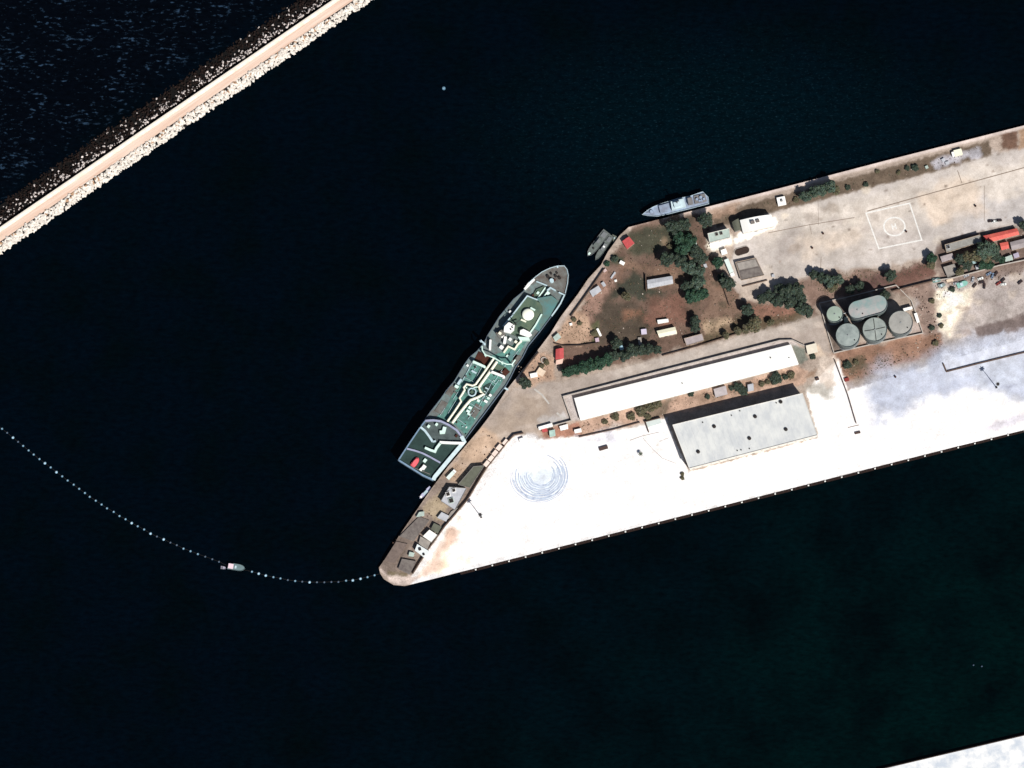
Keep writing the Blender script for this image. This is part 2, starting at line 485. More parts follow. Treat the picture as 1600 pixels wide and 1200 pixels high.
    ([(648, 906), (700, 893), (750, 881), (750, 886), (650, 911)], (216, 220, 226), 2.5, 3, .7, .3, 7),
    ([(1106, 388), (1104, 374), (1142, 368), (1146, 380), (1115, 392)], (258, 250, 232), 3, 4, .9, .15, 10),
    ([(1195, 365), (1240, 360), (1262, 385), (1245, 412), (1205, 410)], (150, 142, 138), 12, 18, .5, .4, 14),
    ([(1250, 372), (1345, 350), (1350, 372), (1262, 398)], (222, 206, 188), 10, 16, .55, .3, 12),
    ([(1440, 300), (1530, 275), (1545, 330), (1460, 345)], (226, 206, 184), 10, 18, .55, .3, 14),
    ([(1110, 327), (1155, 318), (1150, 335), (1112, 345)], (176, 148, 128), 4, 6, .8, .25, 9),
    ([(1283, 478), (1303, 550), (1330, 544), (1318, 500), (1400, 470), (1395, 452), (1320, 468)], (92, 80, 74), 5, 6, .8, .3, 10),  # shade of the tanks on the bund floor, painted into the ground colour
    ([(1340, 540), (1440, 518), (1432, 500), (1400, 520)], (186, 172, 166), 3, 4, .7, .2, 8),
    ([(1505, 575), (1560, 562), (1600, 560), (1600, 600), (1530, 610)], (196, 204, 216), 9, 14, .5, .3, 9),
    ([(840, 655), (880, 648), (884, 655), (845, 668)], (206, 206, 206), 5, 7, .7, .2, 8),
    ([(930, 585), (1010, 565), (1020, 572), (940, 592)], (196, 186, 176), 4, 5, .5, .2, 9),
]

_r = random.Random(99)
def _stains(poly, n, cols, rmin, rmax, st=.55):
    x0, x1 = min(p[0] for p in poly), max(p[0] for p in poly); y0, y1 = min(p[1] for p in poly), max(p[1] for p in poly)
    k = 0
    while k < n:
        x, y = _r.uniform(x0, x1), _r.uniform(y0, y1)
        if sdist(np.array([x]), np.array([y]), poly)[0] < 3: continue
        a, b, t = _r.uniform(rmin, rmax), _r.uniform(rmin, rmax), _r.uniform(-.3, .1)
        pts = [(x + a * math.cos(q) * math.cos(t) - b * .6 * math.sin(q) * math.sin(t), y + a * math.cos(q) * math.sin(t) + b * .6 * math.sin(q) * math.cos(t)) for q in [6.283 * j / 8 for j in range(8)]]
        REG.append((pts, _r.choice(cols), max(1.2, rmin * .7), rmin, _r.uniform(.3, 1) * st, .3, 6)); k += 1
_stains(APRON, 34, ((150, 138, 128), (164, 150, 136), (232, 220, 200), (176, 164, 158)), 5, 16)
_stains(APRON, 40, ((110, 92, 80), (90, 76, 66), (140, 120, 106)), 1.6, 3.2, .8)
_stains(ROAD, 26, ((150, 138, 130), (206, 194, 182), (190, 178, 168)), 4, 14, .5)
_stains(YARD, 36, ((70, 66, 54), (140, 108, 90), (84, 72, 60), (120, 96, 82), (64, 70, 54)), 4, 13, .7)
_stains([(1420, 460), (1600, 425), (1600, 490), (1480, 545)], 22, ((150, 132, 122), (224, 210, 194), (160, 148, 144)), 4, 12, .6)
_stains([(900, 690), (1040, 662), (1070, 745), (1300, 700), (1300, 740), (760, 880), (760, 800)], 40, ((196, 204, 214), (214, 206, 196), (186, 176, 166)), 1.5, 4, .6)
_stains([(1340, 600), (1600, 535), (1600, 610), (1380, 655)], 34, ((162, 168, 188), (214, 224, 240), (176, 182, 198)), 3, 11, .5)
def paint(X, Y):
    n0 = fbm(X, Y, 60, 3)
    col = np.outer(0.85 + 0.3 * n0, np.array(alb((178, 163, 150))))
    for k, (poly, rgb, soft, rag, op, mot, msc) in enumerate(REG):
        x0 = min(p[0] for p in poly) - 60; x1 = max(p[0] for p in poly) + 60
        y0 = min(p[1] for p in poly) - 60; y1 = max(p[1] for p in poly) + 60
        s = (X > x0) & (X < x1) & (Y > y0) & (Y < y1)
        if not s.any(): continue
        xs, ys = X[s], Y[s]
        d = sdist(xs, ys, poly) + (fbm(xs, ys, max(4, rag * 1.6), 40 + k) - 0.5) * 2.4 * rag
        a = smooth01((d + soft) / (2 * soft)) * op
        m = 1 + (fbm(xs, ys, msc, 300 + k, 5) - 0.5) * 2.2 * mot
        c = np.outer(m, np.array(alb(rgb)))
        col[s] = col[s] * (1 - a[:, None]) + c * a[:, None]
    col *= (0.80 + .4 * fbm(X, Y, 26, 900, 5))[:, None] * (0.9 + .2 * fbm(X, Y, 7, 950, 3))[:, None]
    br = smooth01((col.mean(axis=1) - .40) / .34)[:, None]      # the scoured pale concrete varies least
    col = col * 1.16 * (1 - br) + np.clip(col * 1.3, 0, .8) * br
    return np.clip(col, 0.01, 0.84)

# ------------------------------------------------------------------ the setting
def sea_material():
    m = bpy.data.materials.new('sea_water')
    m.use_nodes = True
    n = m.node_tree.nodes; L = m.node_tree.links
    b = n['Principled BSDF']
    geo = n.new('ShaderNodeNewGeometry')
    pos = geo.outputs['Position']
    def math_(op, a, b_=None, c=None):
        x = n.new('ShaderNodeMath'); x.operation = op
        for i, q in enumerate((a, b_, c)):
            if q is None: continue
            if isinstance(q, (int, float)): x.inputs[i].default_value = q
            else: L.new(q, x.inputs[i])
        return x.outputs[0]
    def noise(scale, sx=1, sy=1, rot=0.0, detail=5, rough=0.6):
        mp = n.new('ShaderNodeMapping')
        mp.inputs['Rotation'].default_value = (0, 0, rot)
        mp.inputs['Scale'].default_value = (sx, sy, 1)
        L.new(pos, mp.inputs[0])
        t = n.new('ShaderNodeTexNoise')
        t.inputs['Scale'].default_value = scale
        t.inputs['Detail'].default_value = detail
        t.inputs['Roughness'].default_value = rough
        L.new(mp.outputs[0], t.inputs['Vector'])
        return t.outputs[0]
    def mix(f, a, c):
        x = n.new('ShaderNodeMixRGB')
        if isinstance(f, (int, float)): x.inputs[0].default_value = f
        else: L.new(f, x.inputs[0])
        for i, q in ((1, a), (2, c)):
            if isinstance(q, tuple): x.inputs[i].default_value = (*q, 1)
            else: L.new(q, x.inputs[i])
        return x.outputs[0]
    def ramp(v, lo, hi):
        x = n.new('ShaderNodeMapRange'); x.interpolation_type = 'SMOOTHSTEP'
        L.new(v, x.inputs[0]); x.inputs[1].default_value = lo; x.inputs[2].default_value = hi
        return x.outputs[0]
    sep = n.new('ShaderNodeSeparateXYZ'); L.new(pos, sep.inputs[0])
    x, y = sep.outputs[0], sep.outputs[1]
    # clear navy water, turbid green towards the south-east basin
    g = math_('ADD', math_('MULTIPLY', x, 0.0017), math_('MULTIPLY', y, -0.0020))
    g = math_('ADD', g, math_('MULTIPLY', math_('SUBTRACT', noise(0.006, detail=3), 0.5), 0.9))
    turb = ramp(g, 0.1, 1.25)
    base = mix(turb, (0.00012, 0.0017, 0.0039), (0.0001, 0.0050, 0.0049))
    base = mix(ramp(noise(0.02, detail=6), 0.35, 0.75), base, (0.0001, 0.0014, 0.0018))
    # pale flecks in the colour of the open sea, beyond the breakwater, and of the wind-ruffled northern basin
    a0 = P(0, 354, 0); a1 = P(518, 0, 0)
    dx, dy = (a1.x - a0.x), (a1.y - a0.y); ln = math.hypot(dx, dy)
    nx, ny = -dy / ln, dx / ln
    dist = math_('ADD', math_('MULTIPLY', x, nx), math_('ADD', math_('MULTIPLY', y, ny), -(a0.x * nx + a0.y * ny)))
    openm = ramp(dist, 4.0, 40.0)
    fl = noise(0.42, 0.42, 1.0, 0.12, 5, 0.62)
    big = noise(0.05, 0.6, 1.0, 0.2, 3)
    fm = ramp(math_('ADD', fl, math_('MULTIPLY', math_('SUBTRACT', big, 0.5), 0.35)), 0.56, 0.76)
    base = mix(math_('MULTIPLY', openm, 0.9), base, (0.0006, 0.0012, 0.0026))
    base = mix(math_('MULTIPLY', fm, openm), base, (0.028, 0.058, 0.105))
    c = P(1130, 215, 0)
    rr = math_('SQRT', math_('ADD', math_('POWER', math_('MULTIPLY', math_('SUBTRACT', x, c.x), 0.0038), 2.0), math_('POWER', math_('MULTIPLY', math_('SUBTRACT', y, c.y), 0.0085), 2.0)))
    ruff = math_('SUBTRACT', 1.0, ramp(rr, 0.2, 1.0))
    fl2 = noise(0.8, 0.5, 1.0, -0.15, 4, 0.6)
    base = mix(math_('MULTIPLY', ruff, 0.75), base, (0.0002, 0.0040, 0.0064))
    base = mix(math_('MULTIPLY', math_('MULTIPLY', ramp(fl2, 0.54, 0.8), ruff), 0.6), base, (0.012, 0.034, 0.05))
    rip = n.new('ShaderNodeMapRange'); L.new(noise(0.33, 0.45, 1.0, 0.1, 5, 0.65), rip.inputs[0])
    rip.inputs[1].default_value = 0.3; rip.inputs[2].default_value = 0.7; rip.inputs[3].default_value = 0.5; rip.inputs[4].default_value = 1.4
    mu = n.new('ShaderNodeMixRGB'); mu.blend_type = 'MULTIPLY'; mu.inputs[0].default_value = 1
    L.new(base, mu.inputs[1]); L.new(rip.outputs[0], mu.inputs[2]); base = mu.outputs[0]
    L.new(base, b.inputs['Base Color'])
    b.inputs['Roughness'].default_value = 0.12
    b.inputs['IOR'].default_value = 1.33
    b.inputs['Specular IOR Level'].default_value = 0.25
    bp = n.new('ShaderNodeBump')
    bp.inputs['Strength'].default_value = 0.5
    bp.inputs['Distance'].default_value = 0.25
    L.new(noise(0.5, 0.5, 1.0, 0.2, 6, 0.6), bp.inputs['Height'])
    L.new(bp.outputs[0], b.inputs['Normal'])
    return m

def plane(name, pts, mat):
    me = bpy.data.meshes.new(name)
    me.from_pydata(pts, [], [(0, 1, 2, 3)])
    me.materials.append(mat)
    o = bpy.data.objects.new(name, me); C.objects.link(o); o['kind'] = 'structure'
    return o
plane('sea', [(-15000, -15000, 0), (15000, -15000, 0), (15000, 15000, 0), (-15000, 15000, 0)], sea_material())

M_WALLDARK = M('tidal_concrete', (64, 50, 42), 0.9, 0.5, 0.3)
M_CONC = M('pale_concrete', (214, 206, 196), 0.85, 0.2, 0.3)
q = MB(); q.prism(px_poly(LAND), -7, G - 0.05)
q.build('quay', M_WALLDARK)['kind'] = 'structure'
MG = attr_mat('ground_soil', 0.9)
MC = attr_mat('concrete_paving', 0.8, 0.86)
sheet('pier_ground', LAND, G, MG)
sheet('road', ROAD, G + 0.03, MC)
sheet('apron', APRON, G + 0.03, MC)
sheet('concrete_yard', SOUTH_YARD, G + 0.03, MC)
sheet('quay_walkway', [(982, 355), (1110, 322), (1200, 299), (1380, 252), (1600, 196), (1760, 155), (1760, 162), (1600, 203), (1380, 259), (1200, 306), (1110, 330), (985, 362)], G + 0.03, MC)

# far quay, bottom right corner
FQ = [(1372, 1202), (1600, 1148), (1800, 1101), (1800, 1420), (1372, 1420)]
q = MB(); q.prism(px_poly(FQ), -7, G - 0.05); q.build('quay', M_WALLDARK)['kind'] = 'structure'
q = MB(); q.prism(px_poly([(1376, 1202.5), (1600, 1149.5), (1800, 1102.5), (1800, 1420), (1376, 1420)]), G - 0.04, G)
q.build('quay_paving', M('far_quay_paving', (262, 260, 256), 0.8, 0.1, 0.1, second=(208, 216, 226)))['kind'] = 'structure'

# ------------------------------------------------------------------ breakwater
BD = (0.8257, -0.5641); BN = (0.5641, 0.8257)
def bw(t, o, z):
    return P(0 + BD[0] * t + BN[0] * o, 354 + BD[1] * t + BN[1] * o, z)
T0, T1 = -200, 900
def along(prof, name, mat, parent, step=40):
    mb = MB(); vs = []; fs = []; m = len(prof)
    ts = list(range(T0, T1 + 1, step))
    for t in ts:
        for o, z in prof: vs.append(bw(t, o, z))
    for k in range(len(ts) - 1):
        for i in range(m):
            fs.append((k * m + i, k * m + (i + 1) % m, (k + 1) * m + (i + 1) % m, (k + 1) * m + i))
    fs.append(tuple(range(m))); fs.append(tuple(range((len(ts) - 1) * m, len(ts) * m)))
    mb.add(vs, fs)
    return mb.build(name, mat, parent)
BW = thing('breakwater', 'long straight breakwater with a sandy track, pale cap and rock slopes', 'breakwater', bw(300, 10, 0))
MBC = M('wet_rubble', (20, 15, 13), 0.9, 0.6, 0.5)
along([(-34, -4), (-30, -0.5), (-3, 4.6), (1, 5.0), (19.5, 4.95), (35, 0.2), (40, -4)], 'core', MBC, BW)
along([(0.6, 4.0), (0.6, 7.6), (2.6, 7.6), (2.6, 4.0)], 'wave_wall', M('wave_wall_concrete', (250, 240, 226), 0.85, 0.12, 0.3), BW)
along([(2.75, 4.6), (2.75, 5.35), (7.6, 5.25), (7.6, 4.6)], 'concrete_footing', M('footing_concrete', (262, 250, 236), 0.85, 0.1, 0.2, second=(246, 226, 206)), BW)
ang = math.atan2(-BD[1], BD[0])
along([(7.7, 4.6), (7.7, 5.15), (13, 5.2), (19.5, 5.05), (19.5, 4.6)], 'track', M('sandy_track', (246, 222, 204), 0.95, 0.2, 0.9, second=(226, 190, 168), stretch=(ang, 0.02, 0.45)), BW)

ICO = None
def rocks(name, label, spots, mat, colfn):
    bm = bmesh.new(); bmesh.ops.create_icosphere(bm, subdivisions=1, radius=1)
    base = np.array([v.co[:] for v in bm.verts]); tri = np.array([[v.index for v in f.verts] for f in bm.faces]); bm.free()
    rng = np.random.RandomState(len(spots))
    V = []; Fs = []; Cc = []
    for k, (p, r, e) in enumerate(spots):
        j = base * (1 + (rng.rand(len(base), 1) - .5) * .55)
        j = j * (np.array([1, .75, .7]) * r * (0.8 + .5 * rng.rand(3)))
        a = rng.rand() * 6.28; ca, sa = math.cos(a), math.sin(a)
        b_ = rng.rand() * 1.2 - .6; cb, sb = math.cos(b_), math.sin(b_)
        Rm = np.array([[ca, -sa, 0], [sa, ca, 0], [0, 0, 1]]) @ np.array([[1, 0, 0], [0, cb, -sb], [0, sb, cb]])
        V.append(j @ Rm.T + np.array(p)); Fs.append(tri + k * len(base))
        Cc.append(np.tile(np.array(colfn(e, rng)), (len(base), 1)))
    V = np.concatenate(V); Fs = np.concatenate(Fs); Cc = np.concatenate(Cc)
    me = bpy.data.meshes.new(name)
    me.from_pydata(V.tolist(), [], Fs.tolist())
    at = me.color_attributes.new('Col', 'FLOAT_COLOR', 'POINT')
    buf = np.ones((len(V), 4), np.float32); buf[:, :3] = Cc
    at.data.foreach_set('color', buf.ravel())
    me.materials.append(mat)
    o = bpy.data.objects.new(name, me); C.objects.link(o)
    return tag(o, label, 'rock armour', None, 'stuff')
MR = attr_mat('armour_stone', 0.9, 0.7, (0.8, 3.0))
sp = []
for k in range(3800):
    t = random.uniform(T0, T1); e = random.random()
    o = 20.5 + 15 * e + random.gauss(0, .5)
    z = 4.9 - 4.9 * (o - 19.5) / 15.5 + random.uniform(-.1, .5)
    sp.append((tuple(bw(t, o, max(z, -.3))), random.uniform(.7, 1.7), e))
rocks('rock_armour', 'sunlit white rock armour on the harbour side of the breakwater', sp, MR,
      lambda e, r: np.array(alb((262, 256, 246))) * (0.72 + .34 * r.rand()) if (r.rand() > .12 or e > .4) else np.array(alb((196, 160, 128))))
sp = []
for k in range(4200):
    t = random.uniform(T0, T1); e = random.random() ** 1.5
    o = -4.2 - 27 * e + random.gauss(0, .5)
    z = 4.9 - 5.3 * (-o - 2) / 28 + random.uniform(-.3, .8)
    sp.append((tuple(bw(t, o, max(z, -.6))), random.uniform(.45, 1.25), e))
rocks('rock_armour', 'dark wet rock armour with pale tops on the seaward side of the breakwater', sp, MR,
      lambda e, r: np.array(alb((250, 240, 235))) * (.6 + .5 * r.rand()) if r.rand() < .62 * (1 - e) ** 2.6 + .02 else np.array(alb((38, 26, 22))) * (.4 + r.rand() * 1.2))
# ------------------------------------------------------------------ buildings
M_GLASS = M('window_glass', (40, 52, 60), 0.15, 0.1, 0.2)
M_DOOR = M('grey_door', (96, 88, 82), 0.6, 0.2, 0.6)
M_WHITEWALL = M('white_plaster', (244, 238, 228), 0.85, 0.12, 0.25)
M_TANWALL = M('tan_plaster', (190, 170, 150), 0.85, 0.2, 0.3)
M_GREYWALL = M('grey_plaster', (150, 146, 142), 0.85, 0.2, 0.3)
M_METAL = M('galvanised_metal', (180, 184, 186), 0.45, 0.15, 0.5, metal=0.3)
M_DARK = M('dark_steel', (52, 46, 44), 0.7, 0.3, 0.8)

def rectz(quad):
    """unit axes and size of a roughly rectangular quad of world points (TL, TR, BR, BL)"""
    a = (Vector(quad[1]) - Vector(quad[0])); b = (Vector(quad[3]) - Vector(quad[0]))
    return a, b

def inset(quad, d):
    c = sum((Vector(p) for p in quad), Vector((0, 0, 0))) / len(quad)
    out = []
    for p in quad:
        v = Vector(p) - c
        out.append(Vector(p) - v.normalized() * d)
    return out

def openings(root, wall_quad, z0, h, nwin=4, door=True):
    """windows and a door on the longer sunny (southern) wall, standing proud of it"""
    best = None
    c = sum((Vector(p) for p in wall_quad), Vector((0, 0, 0))) / 4
    for i in range(4):
        a, b = Vector(wall_quad[i]), Vector(wall_quad[(i + 1) % 4])
        mid = (a + b) / 2 - c
        sc = (b - a).length * (1 if mid.y < 0 else .3)
        if best is None or sc > best[0]: best = (sc, a, b, mid)
    _, a, b, mid = best
    a = Vector((a.x, a.y, 0)); b = Vector((b.x, b.y, 0))
    d = (b - a); ln = d.length; d.normalize()
    nrm = Vector((d.y, -d.x, 0))
    if nrm.dot(mid) < 0: nrm = -nrm
    rz = math.atan2(d.y, d.x)
    n = nwin + (1 if door else 0)
    for k in range(n):
        p = a + d * (ln * (k + .5) / n) + nrm * 0.03
        if door and k == n // 2:
            MB().box((p.x, p.y, 0), (min(2.4, ln / n * .7), .12, min(2.3, h * .75)), rz, z0=z0).build('door', M_DOOR, root)
        else:
            w_ = min(1.5, ln / n * .6)
            fr = MB().box((p.x, p.y, 0), (w_ + .2, .10, min(1.4, h * .4)), rz, z0=z0 + h * .38).build('window', M_WHITEWALL, root)
            MB().box((p.x + nrm.x * .05, p.y + nrm.y * .05, 0), (w_, .08, min(1.2, h * .34)), rz, z0=z0 + h * .40).build('pane', M_GLASS, fr)

def building(name, label, cat, quad_px, h, roofm, wallm, style='flat', nwin=3, door=True, parapet=0.0, rise=1.0, group=None, over=0.3, ribs=0, vents=(), z0=G):
    quad = [P(x, y, z0 + h) for x, y in quad_px]
    c = sum(quad, Vector((0, 0, 0))) / 4
    root = thing(name, label, cat, (c.x, c.y, z0), group)
    wq = inset(quad, over)
    MB().prism(wq, z0, z0 + h - .12).build('wall', wallm, root)
    if style == 'flat':
        r = MB().prism(quad, z0 + h - .1, z0 + h + .08).build('roof', roofm, root)
        if parapet:
            MB().strip([p for p in inset(quad, -.02)], .3, z0 + h + .085, z0 + h + .085 + parapet, closed=True).build('parapet', wallm, root)
    else:
        a, b = rectz(quad)
        if a.length >= b.length:
            e0, e1 = (quad[0] + quad[3]) / 2, (quad[1] + quad[2]) / 2
            order = [quad[0], quad[1], quad[2], quad[3]]
        else:
            e0, e1 = (quad[0] + quad[1]) / 2, (quad[3] + quad[2]) / 2
            order = [quad[0], quad[3], quad[2], quad[1]]
        zt = z0 + h - .1
        mb = MB()
        if style == 'gable':
            q0, q1, q2, q3 = order
            vs = [(q0.x, q0.y, zt), (q1.x, q1.y, zt), (q2.x, q2.y, zt), (q3.x, q3.y, zt), (e0.x, e0.y, zt + rise), (e1.x, e1.y, zt + rise)]
            mb.add(vs, [(0, 1, 5, 4), (3, 4, 5, 2), (0, 4, 3), (1, 2, 5), (0, 3, 2, 1)])
        elif style in ('vault', 'vaultx'):
            q0, q1, q2, q3 = order if style == 'vault' else (order[0], order[3], order[2], order[1])
            n = 10; vs = []; fs = []
            for k in range(n + 1):
                t = k / n; zz = zt + rise * math.sin(math.pi * t)
                u = q0.lerp(q3, t); v = q1.lerp(q2, t)
                vs += [(u.x, u.y, zz), (v.x, v.y, zz)]
            for k in range(n): fs.append((2 * k, 2 * k + 1, 2 * k + 3, 2 * k + 2))
            fs.append(tuple(2 * k for k in range(n + 1))); fs.append(tuple(2 * k + 1 for k in range(n + 1))); fs.append((0, 1, 2 * n + 1, 2 * n))
            mb.add(vs, fs)
        r = mb.build('roof', roofm, root)
        if ribs:
            q0, q1, q2, q3 = order
            rb = MB()
            for k in range(1, ribs):
                t = k / ribs
                p0, p1 = q0.lerp(q1, t), q3.lerp(q2, t); e = e0.lerp(e1, t)
                zz = zt + .03
                rb.tube([(p0.x, p0.y, zz), (e.x, e.y, zz + rise), (p1.x, p1.y, zz)], .06, 4)
            rb.build('roof_seam', roofm, r)
    for (x, y, sz, hh, mt) in vents:
        p = P(x, y, z0 + h + hh)
        v = MB().box((p.x, p.y, 0), (sz, sz, hh), .25, z0=z0 + h + .085).build('roof_vent', mt, r)
        MB().box((p.x, p.y, 0), (sz * .8, sz * .8, .12), .25, z0=z0 + h + .09 + hh).build('cowl', M_DARK, v)
    if nwin or door: openings(root, wq, z0, h, nwin, door)
    return root

R_WHITE = M('white_sheet_roof', (270, 268, 262), 0.6, 0.04, 0.1)
R_GREY = M('weathered_grey_roof', (232, 233, 230), 0.75, 0.2, 0.3, second=(208, 211, 213), stretch=(.241, .5, .25))
R_CONC = M('concrete_roof', (176, 168, 160), 0.85, 0.3, 0.25)
R_DKCONC = M('stained_concrete_roof', (134, 126, 120), 0.9, 0.35, 0.3, second=(108, 99, 96))
R_RED = M('red_painted_roof', (214, 92, 92), 0.7, 0.25, 0.4)
R_ORANGE = M('orange_red_roof', (238, 120, 102), 0.65, 0.15, 0.15, second=(214, 94, 88))
R_TEAL = M('pale_green_roof', (196, 212, 202), 0.7, 0.2, 0.3)
R_GGREEN = M('grey_green_roof', (112, 114, 100), 0.85, 0.25, 0.3)
R_LGREY = M('light_grey_roof', (204, 206, 212), 0.75, 0.2, 0.3)

# the two long sheds
b = building('long_shed', 'very long narrow shed with a bright white roof inside a low walled lane', 'shed', [(897, 622), (1236, 538), (1248, 569), (907, 657)], 4.0, R_WHITE, M_WHITEWALL, 'gable', nwin=14, rise=.9, ribs=26)
for x, y in ((1233, 559), (1066, 599), (1204, 559)):
    p = P(x, y, G + 5)
    MB().cyl((p.x, p.y), .45, G + 4.2, G + 5.4, 10).build('roof_vent', M_DARK, b)
wh = building('warehouse', 'big grey-roofed warehouse with dark roof vents, casting a wide black shadow', 'warehouse', [(1051, 664), (1254, 614.5), (1277, 680), (1077, 732)], 13.0, R_GREY, M_WHITEWALL, 'flat', nwin=14,
              parapet=.55, vents=[])
rp = [c for c in wh.children if c.name.startswith('roof')][0]
for x, y in ((1116, 666.5), (1180, 651), (1220, 628), (1171, 685), (1228, 671), (1091, 706)):
    p = P(x, y, G + 13.8)
    v = MB().cyl((p.x, p.y), 1.25, G + 13.09, G + 14.0, 12, 1.0).build('roof_vent', M_DARK, rp)
    MB().cyl((p.x, p.y), 1.45, G + 14.05, G + 14.3, 12, .5).build('cowl', M_DARK, v)
for x, y in ((1213, 629.5), (1098, 660), (1143, 649), (1156, 642), (1152, 704), (1158, 703), (1171, 701)):
    p = P(x, y, G + 13.5)
    MB().cyl((p.x, p.y), .5, G + 13.09, G + 13.7, 8).build('roof_pipe', M_DARK, rp)
tq = [P(x, y, G + 13.0) for x, y in ((1051, 664), (1254, 614.5), (1277, 680), (1077, 732))]
sm = MB()
for k in range(1, 24):
    a_, b_ = tq[0].lerp(tq[1], k / 24), tq[3].lerp(tq[2], k / 24)
    sm.tube([a_ + Vector((0, 0, .12)), b_ + Vector((0, 0, .12))], .06, 4)
sm.build('roof_seam', R_GREY, rp)

# planted corner and workshop buildings
building('hall', 'bright white hall with two small rooftop units beside the wide apron', 'building', [(1156, 344), (1205, 335), (1210, 353), (1161, 364)], 8.0, R_WHITE, M_WHITEWALL, 'vaultx', nwin=5, rise=3.2)
hall = [o for o in C.objects if o.name == 'hall'][0]
for x, y, sz in ((1176, 347, 3.0), (1184, 345, 2.6)):
    p = P(x, y, G + 12.4)
    MB().box((p.x, p.y, 0), (sz, sz * .8, 2.4), .2, z0=G + 10.2).build('roof_unit', R_DKCONC, hall)
building('open_shelter', 'small round-roofed grey shelter at the left end of the white hall', 'shelter', [(1143.5, 347), (1155, 341), (1159, 358), (1148, 362)], 5.5, R_GGREEN, M_GREYWALL, 'vault', nwin=0, rise=1.6)
building('office', 'square pale green roofed office casting a deep shadow, west of the white hall', 'building', [(1106, 365), (1139, 357), (1141, 371), (1109, 379)], 8.0, R_TEAL, M_WHITEWALL, nwin=4, parapet=.4, vents=[(1120, 366, 2.2, 1.0, R_CONC), (1127, 364.5, 2.2, 1.0, R_CONC)])
building('terrace', 'bright white low terrace in front of the pale green office', 'terrace', [(1108, 381), (1141, 372.5), (1142, 378), (1110, 387)], 1.2, R_WHITE, M_WHITEWALL, nwin=0, door=False)
building('hut', 'tiny white flat-roofed hut north of the parked white lorry', 'hut', [(1126, 391), (1134, 388), (1137, 396), (1128, 399)], 3.2, R_WHITE, M_WHITEWALL, nwin=1)
building('workshop', 'brown flat-roofed workshop with stained concrete roof at the apron corner', 'workshop', [(1149, 410), (1181, 403), (1194, 430), (1158, 438)], 3.0, R_DKCONC, M_TANWALL, nwin=5, parapet=.5)
ws = [o for o in C.objects if o.name == 'workshop'][0]
for t0, t1, mt in ((.06, .44, R_CONC), (.52, .80, R_DKCONC)):
    pq = [P(x, y, G + 3.3) for x, y in ((1149, 410), (1181, 403), (1194, 430), (1158, 438))]
    a_, b_, c_, d_ = pq[0].lerp(pq[3], t0), pq[1].lerp(pq[2], t0), pq[1].lerp(pq[2], t1), pq[0].lerp(pq[3], t1)
    MB().prism([a_.lerp(b_, .06), a_.lerp(b_, .94), d_.lerp(c_, .94), d_.lerp(c_, .06)], G + 3.09, G + 3.35).build('roof_panel', mt, ws)
building('bungalow', 'narrow pale bungalow alone on the dark lawn', 'building', [(1011, 437.5), (1050.5, 431), (1052, 443), (1012, 451)], 4.2, R_LGREY, M_TANWALL, 'gable', nwin=5, rise=.7, ribs=9)
building('store_shed', 'bright cream-roofed shed near the row of roadside trees', 'shed', [(1026, 517), (1055, 510.5), (1058, 521), (1030, 527)], 4.5, M('cream_roof', (262, 256, 226), 0.7, 0.08, 0.2), M_WHITEWALL, 'gable', nwin=3, rise=.7)
building('lean_to', 'thin white lean-to roof just above the cream-roofed shed', 'shed', [(1027, 500), (1044, 498), (1045, 503), (1028, 506)], 2.6, R_WHITE, M_WHITEWALL, nwin=1, door=False)
building('garage', 'pinkish grey flat-roofed garage beside the road, right of the cream shed', 'garage', [(1069, 529), (1097, 521.5), (1100, 532), (1073, 540)], 3.5, M('pinkish_roof', (190, 178, 178), 0.85, 0.25, 0.3), M_TANWALL, nwin=2, parapet=.3)
building('boat_house', 'small red-roofed boat house at the northern corner of the quay', 'boat house', [(972, 377), (983, 369.5), (991.5, 380), (980, 389.5)], 4.0, R_RED, M_TANWALL, 'gable', nwin=2, rise=.9)
building('gatehouse', 'narrow red-roofed gatehouse with a white end beside the supply ship berth', 'gatehouse', [(868.5, 545.5), (880.5, 543.5), (881, 560), (868, 562)], 4.0, R_RED, M_WHITEWALL, 'gable', nwin=3, rise=.7)
building('porch', 'white porch at the southern end of the red gatehouse', 'porch', [(869, 563), (880, 560.5), (879, 568), (868, 570)], 2.8, M('salmon_roof', (252, 214, 196), 0.7, 0.15, 0.4), M_WHITEWALL, nwin=0)
building('kiosk', 'small white kiosk on the strip west of the lawn near the quay', 'kiosk', [(921, 455), (935, 446), (940, 454), (926, 464)], 2.8, R_LGREY, M_WHITEWALL, nwin=1)
building('quay_shed', 'pale grey quay shed beside the berth, close to the ship bow', 'shed', [(864, 527), (872, 520), (877, 527), (868, 534)], 2.8, R_TEAL, M_GREYWALL, nwin=1)

# eastern compound
building('depot', 'long grey-roofed depot left of the orange-roofed building', 'building', [(1476.5, 382.5), (1531, 367), (1534, 377.5), (1479, 394.5)], 5.0, M('mottled_grey_roof', (168, 166, 160), 0.85, 0.3, 0.25), M_TANWALL, nwin=6, parapet=.3, vents=[(1482, 386, 2.5, 1.0, R_LGREY)])
building('canteen', 'building with a bright orange-red roof', 'building', [(1536, 368.5), (1589, 356.5), (1593, 366.5), (1543, 379.5)], 5.0, R_ORANGE, M_TANWALL, 'gable', nwin=6, rise=.9, ribs=12)
building('annex', 'small orange-red roofed annex south of the larger orange roof', 'building', [(1562, 380), (1575, 377.5), (1577, 388), (1565, 391)], 3.6, R_ORANGE, M_TANWALL, 'gable', nwin=2, rise=.6)
building('barracks', 'pale grey pitched-roof block right of the orange annex', 'building', [(1578, 378.5), (1622, 367), (1626, 380), (1581, 391)], 4.2, M('pink_grey_roof', (176, 166, 166), 0.85, 0.25, 0.3), M_TANWALL, 'gable', nwin=4, rise=.7)
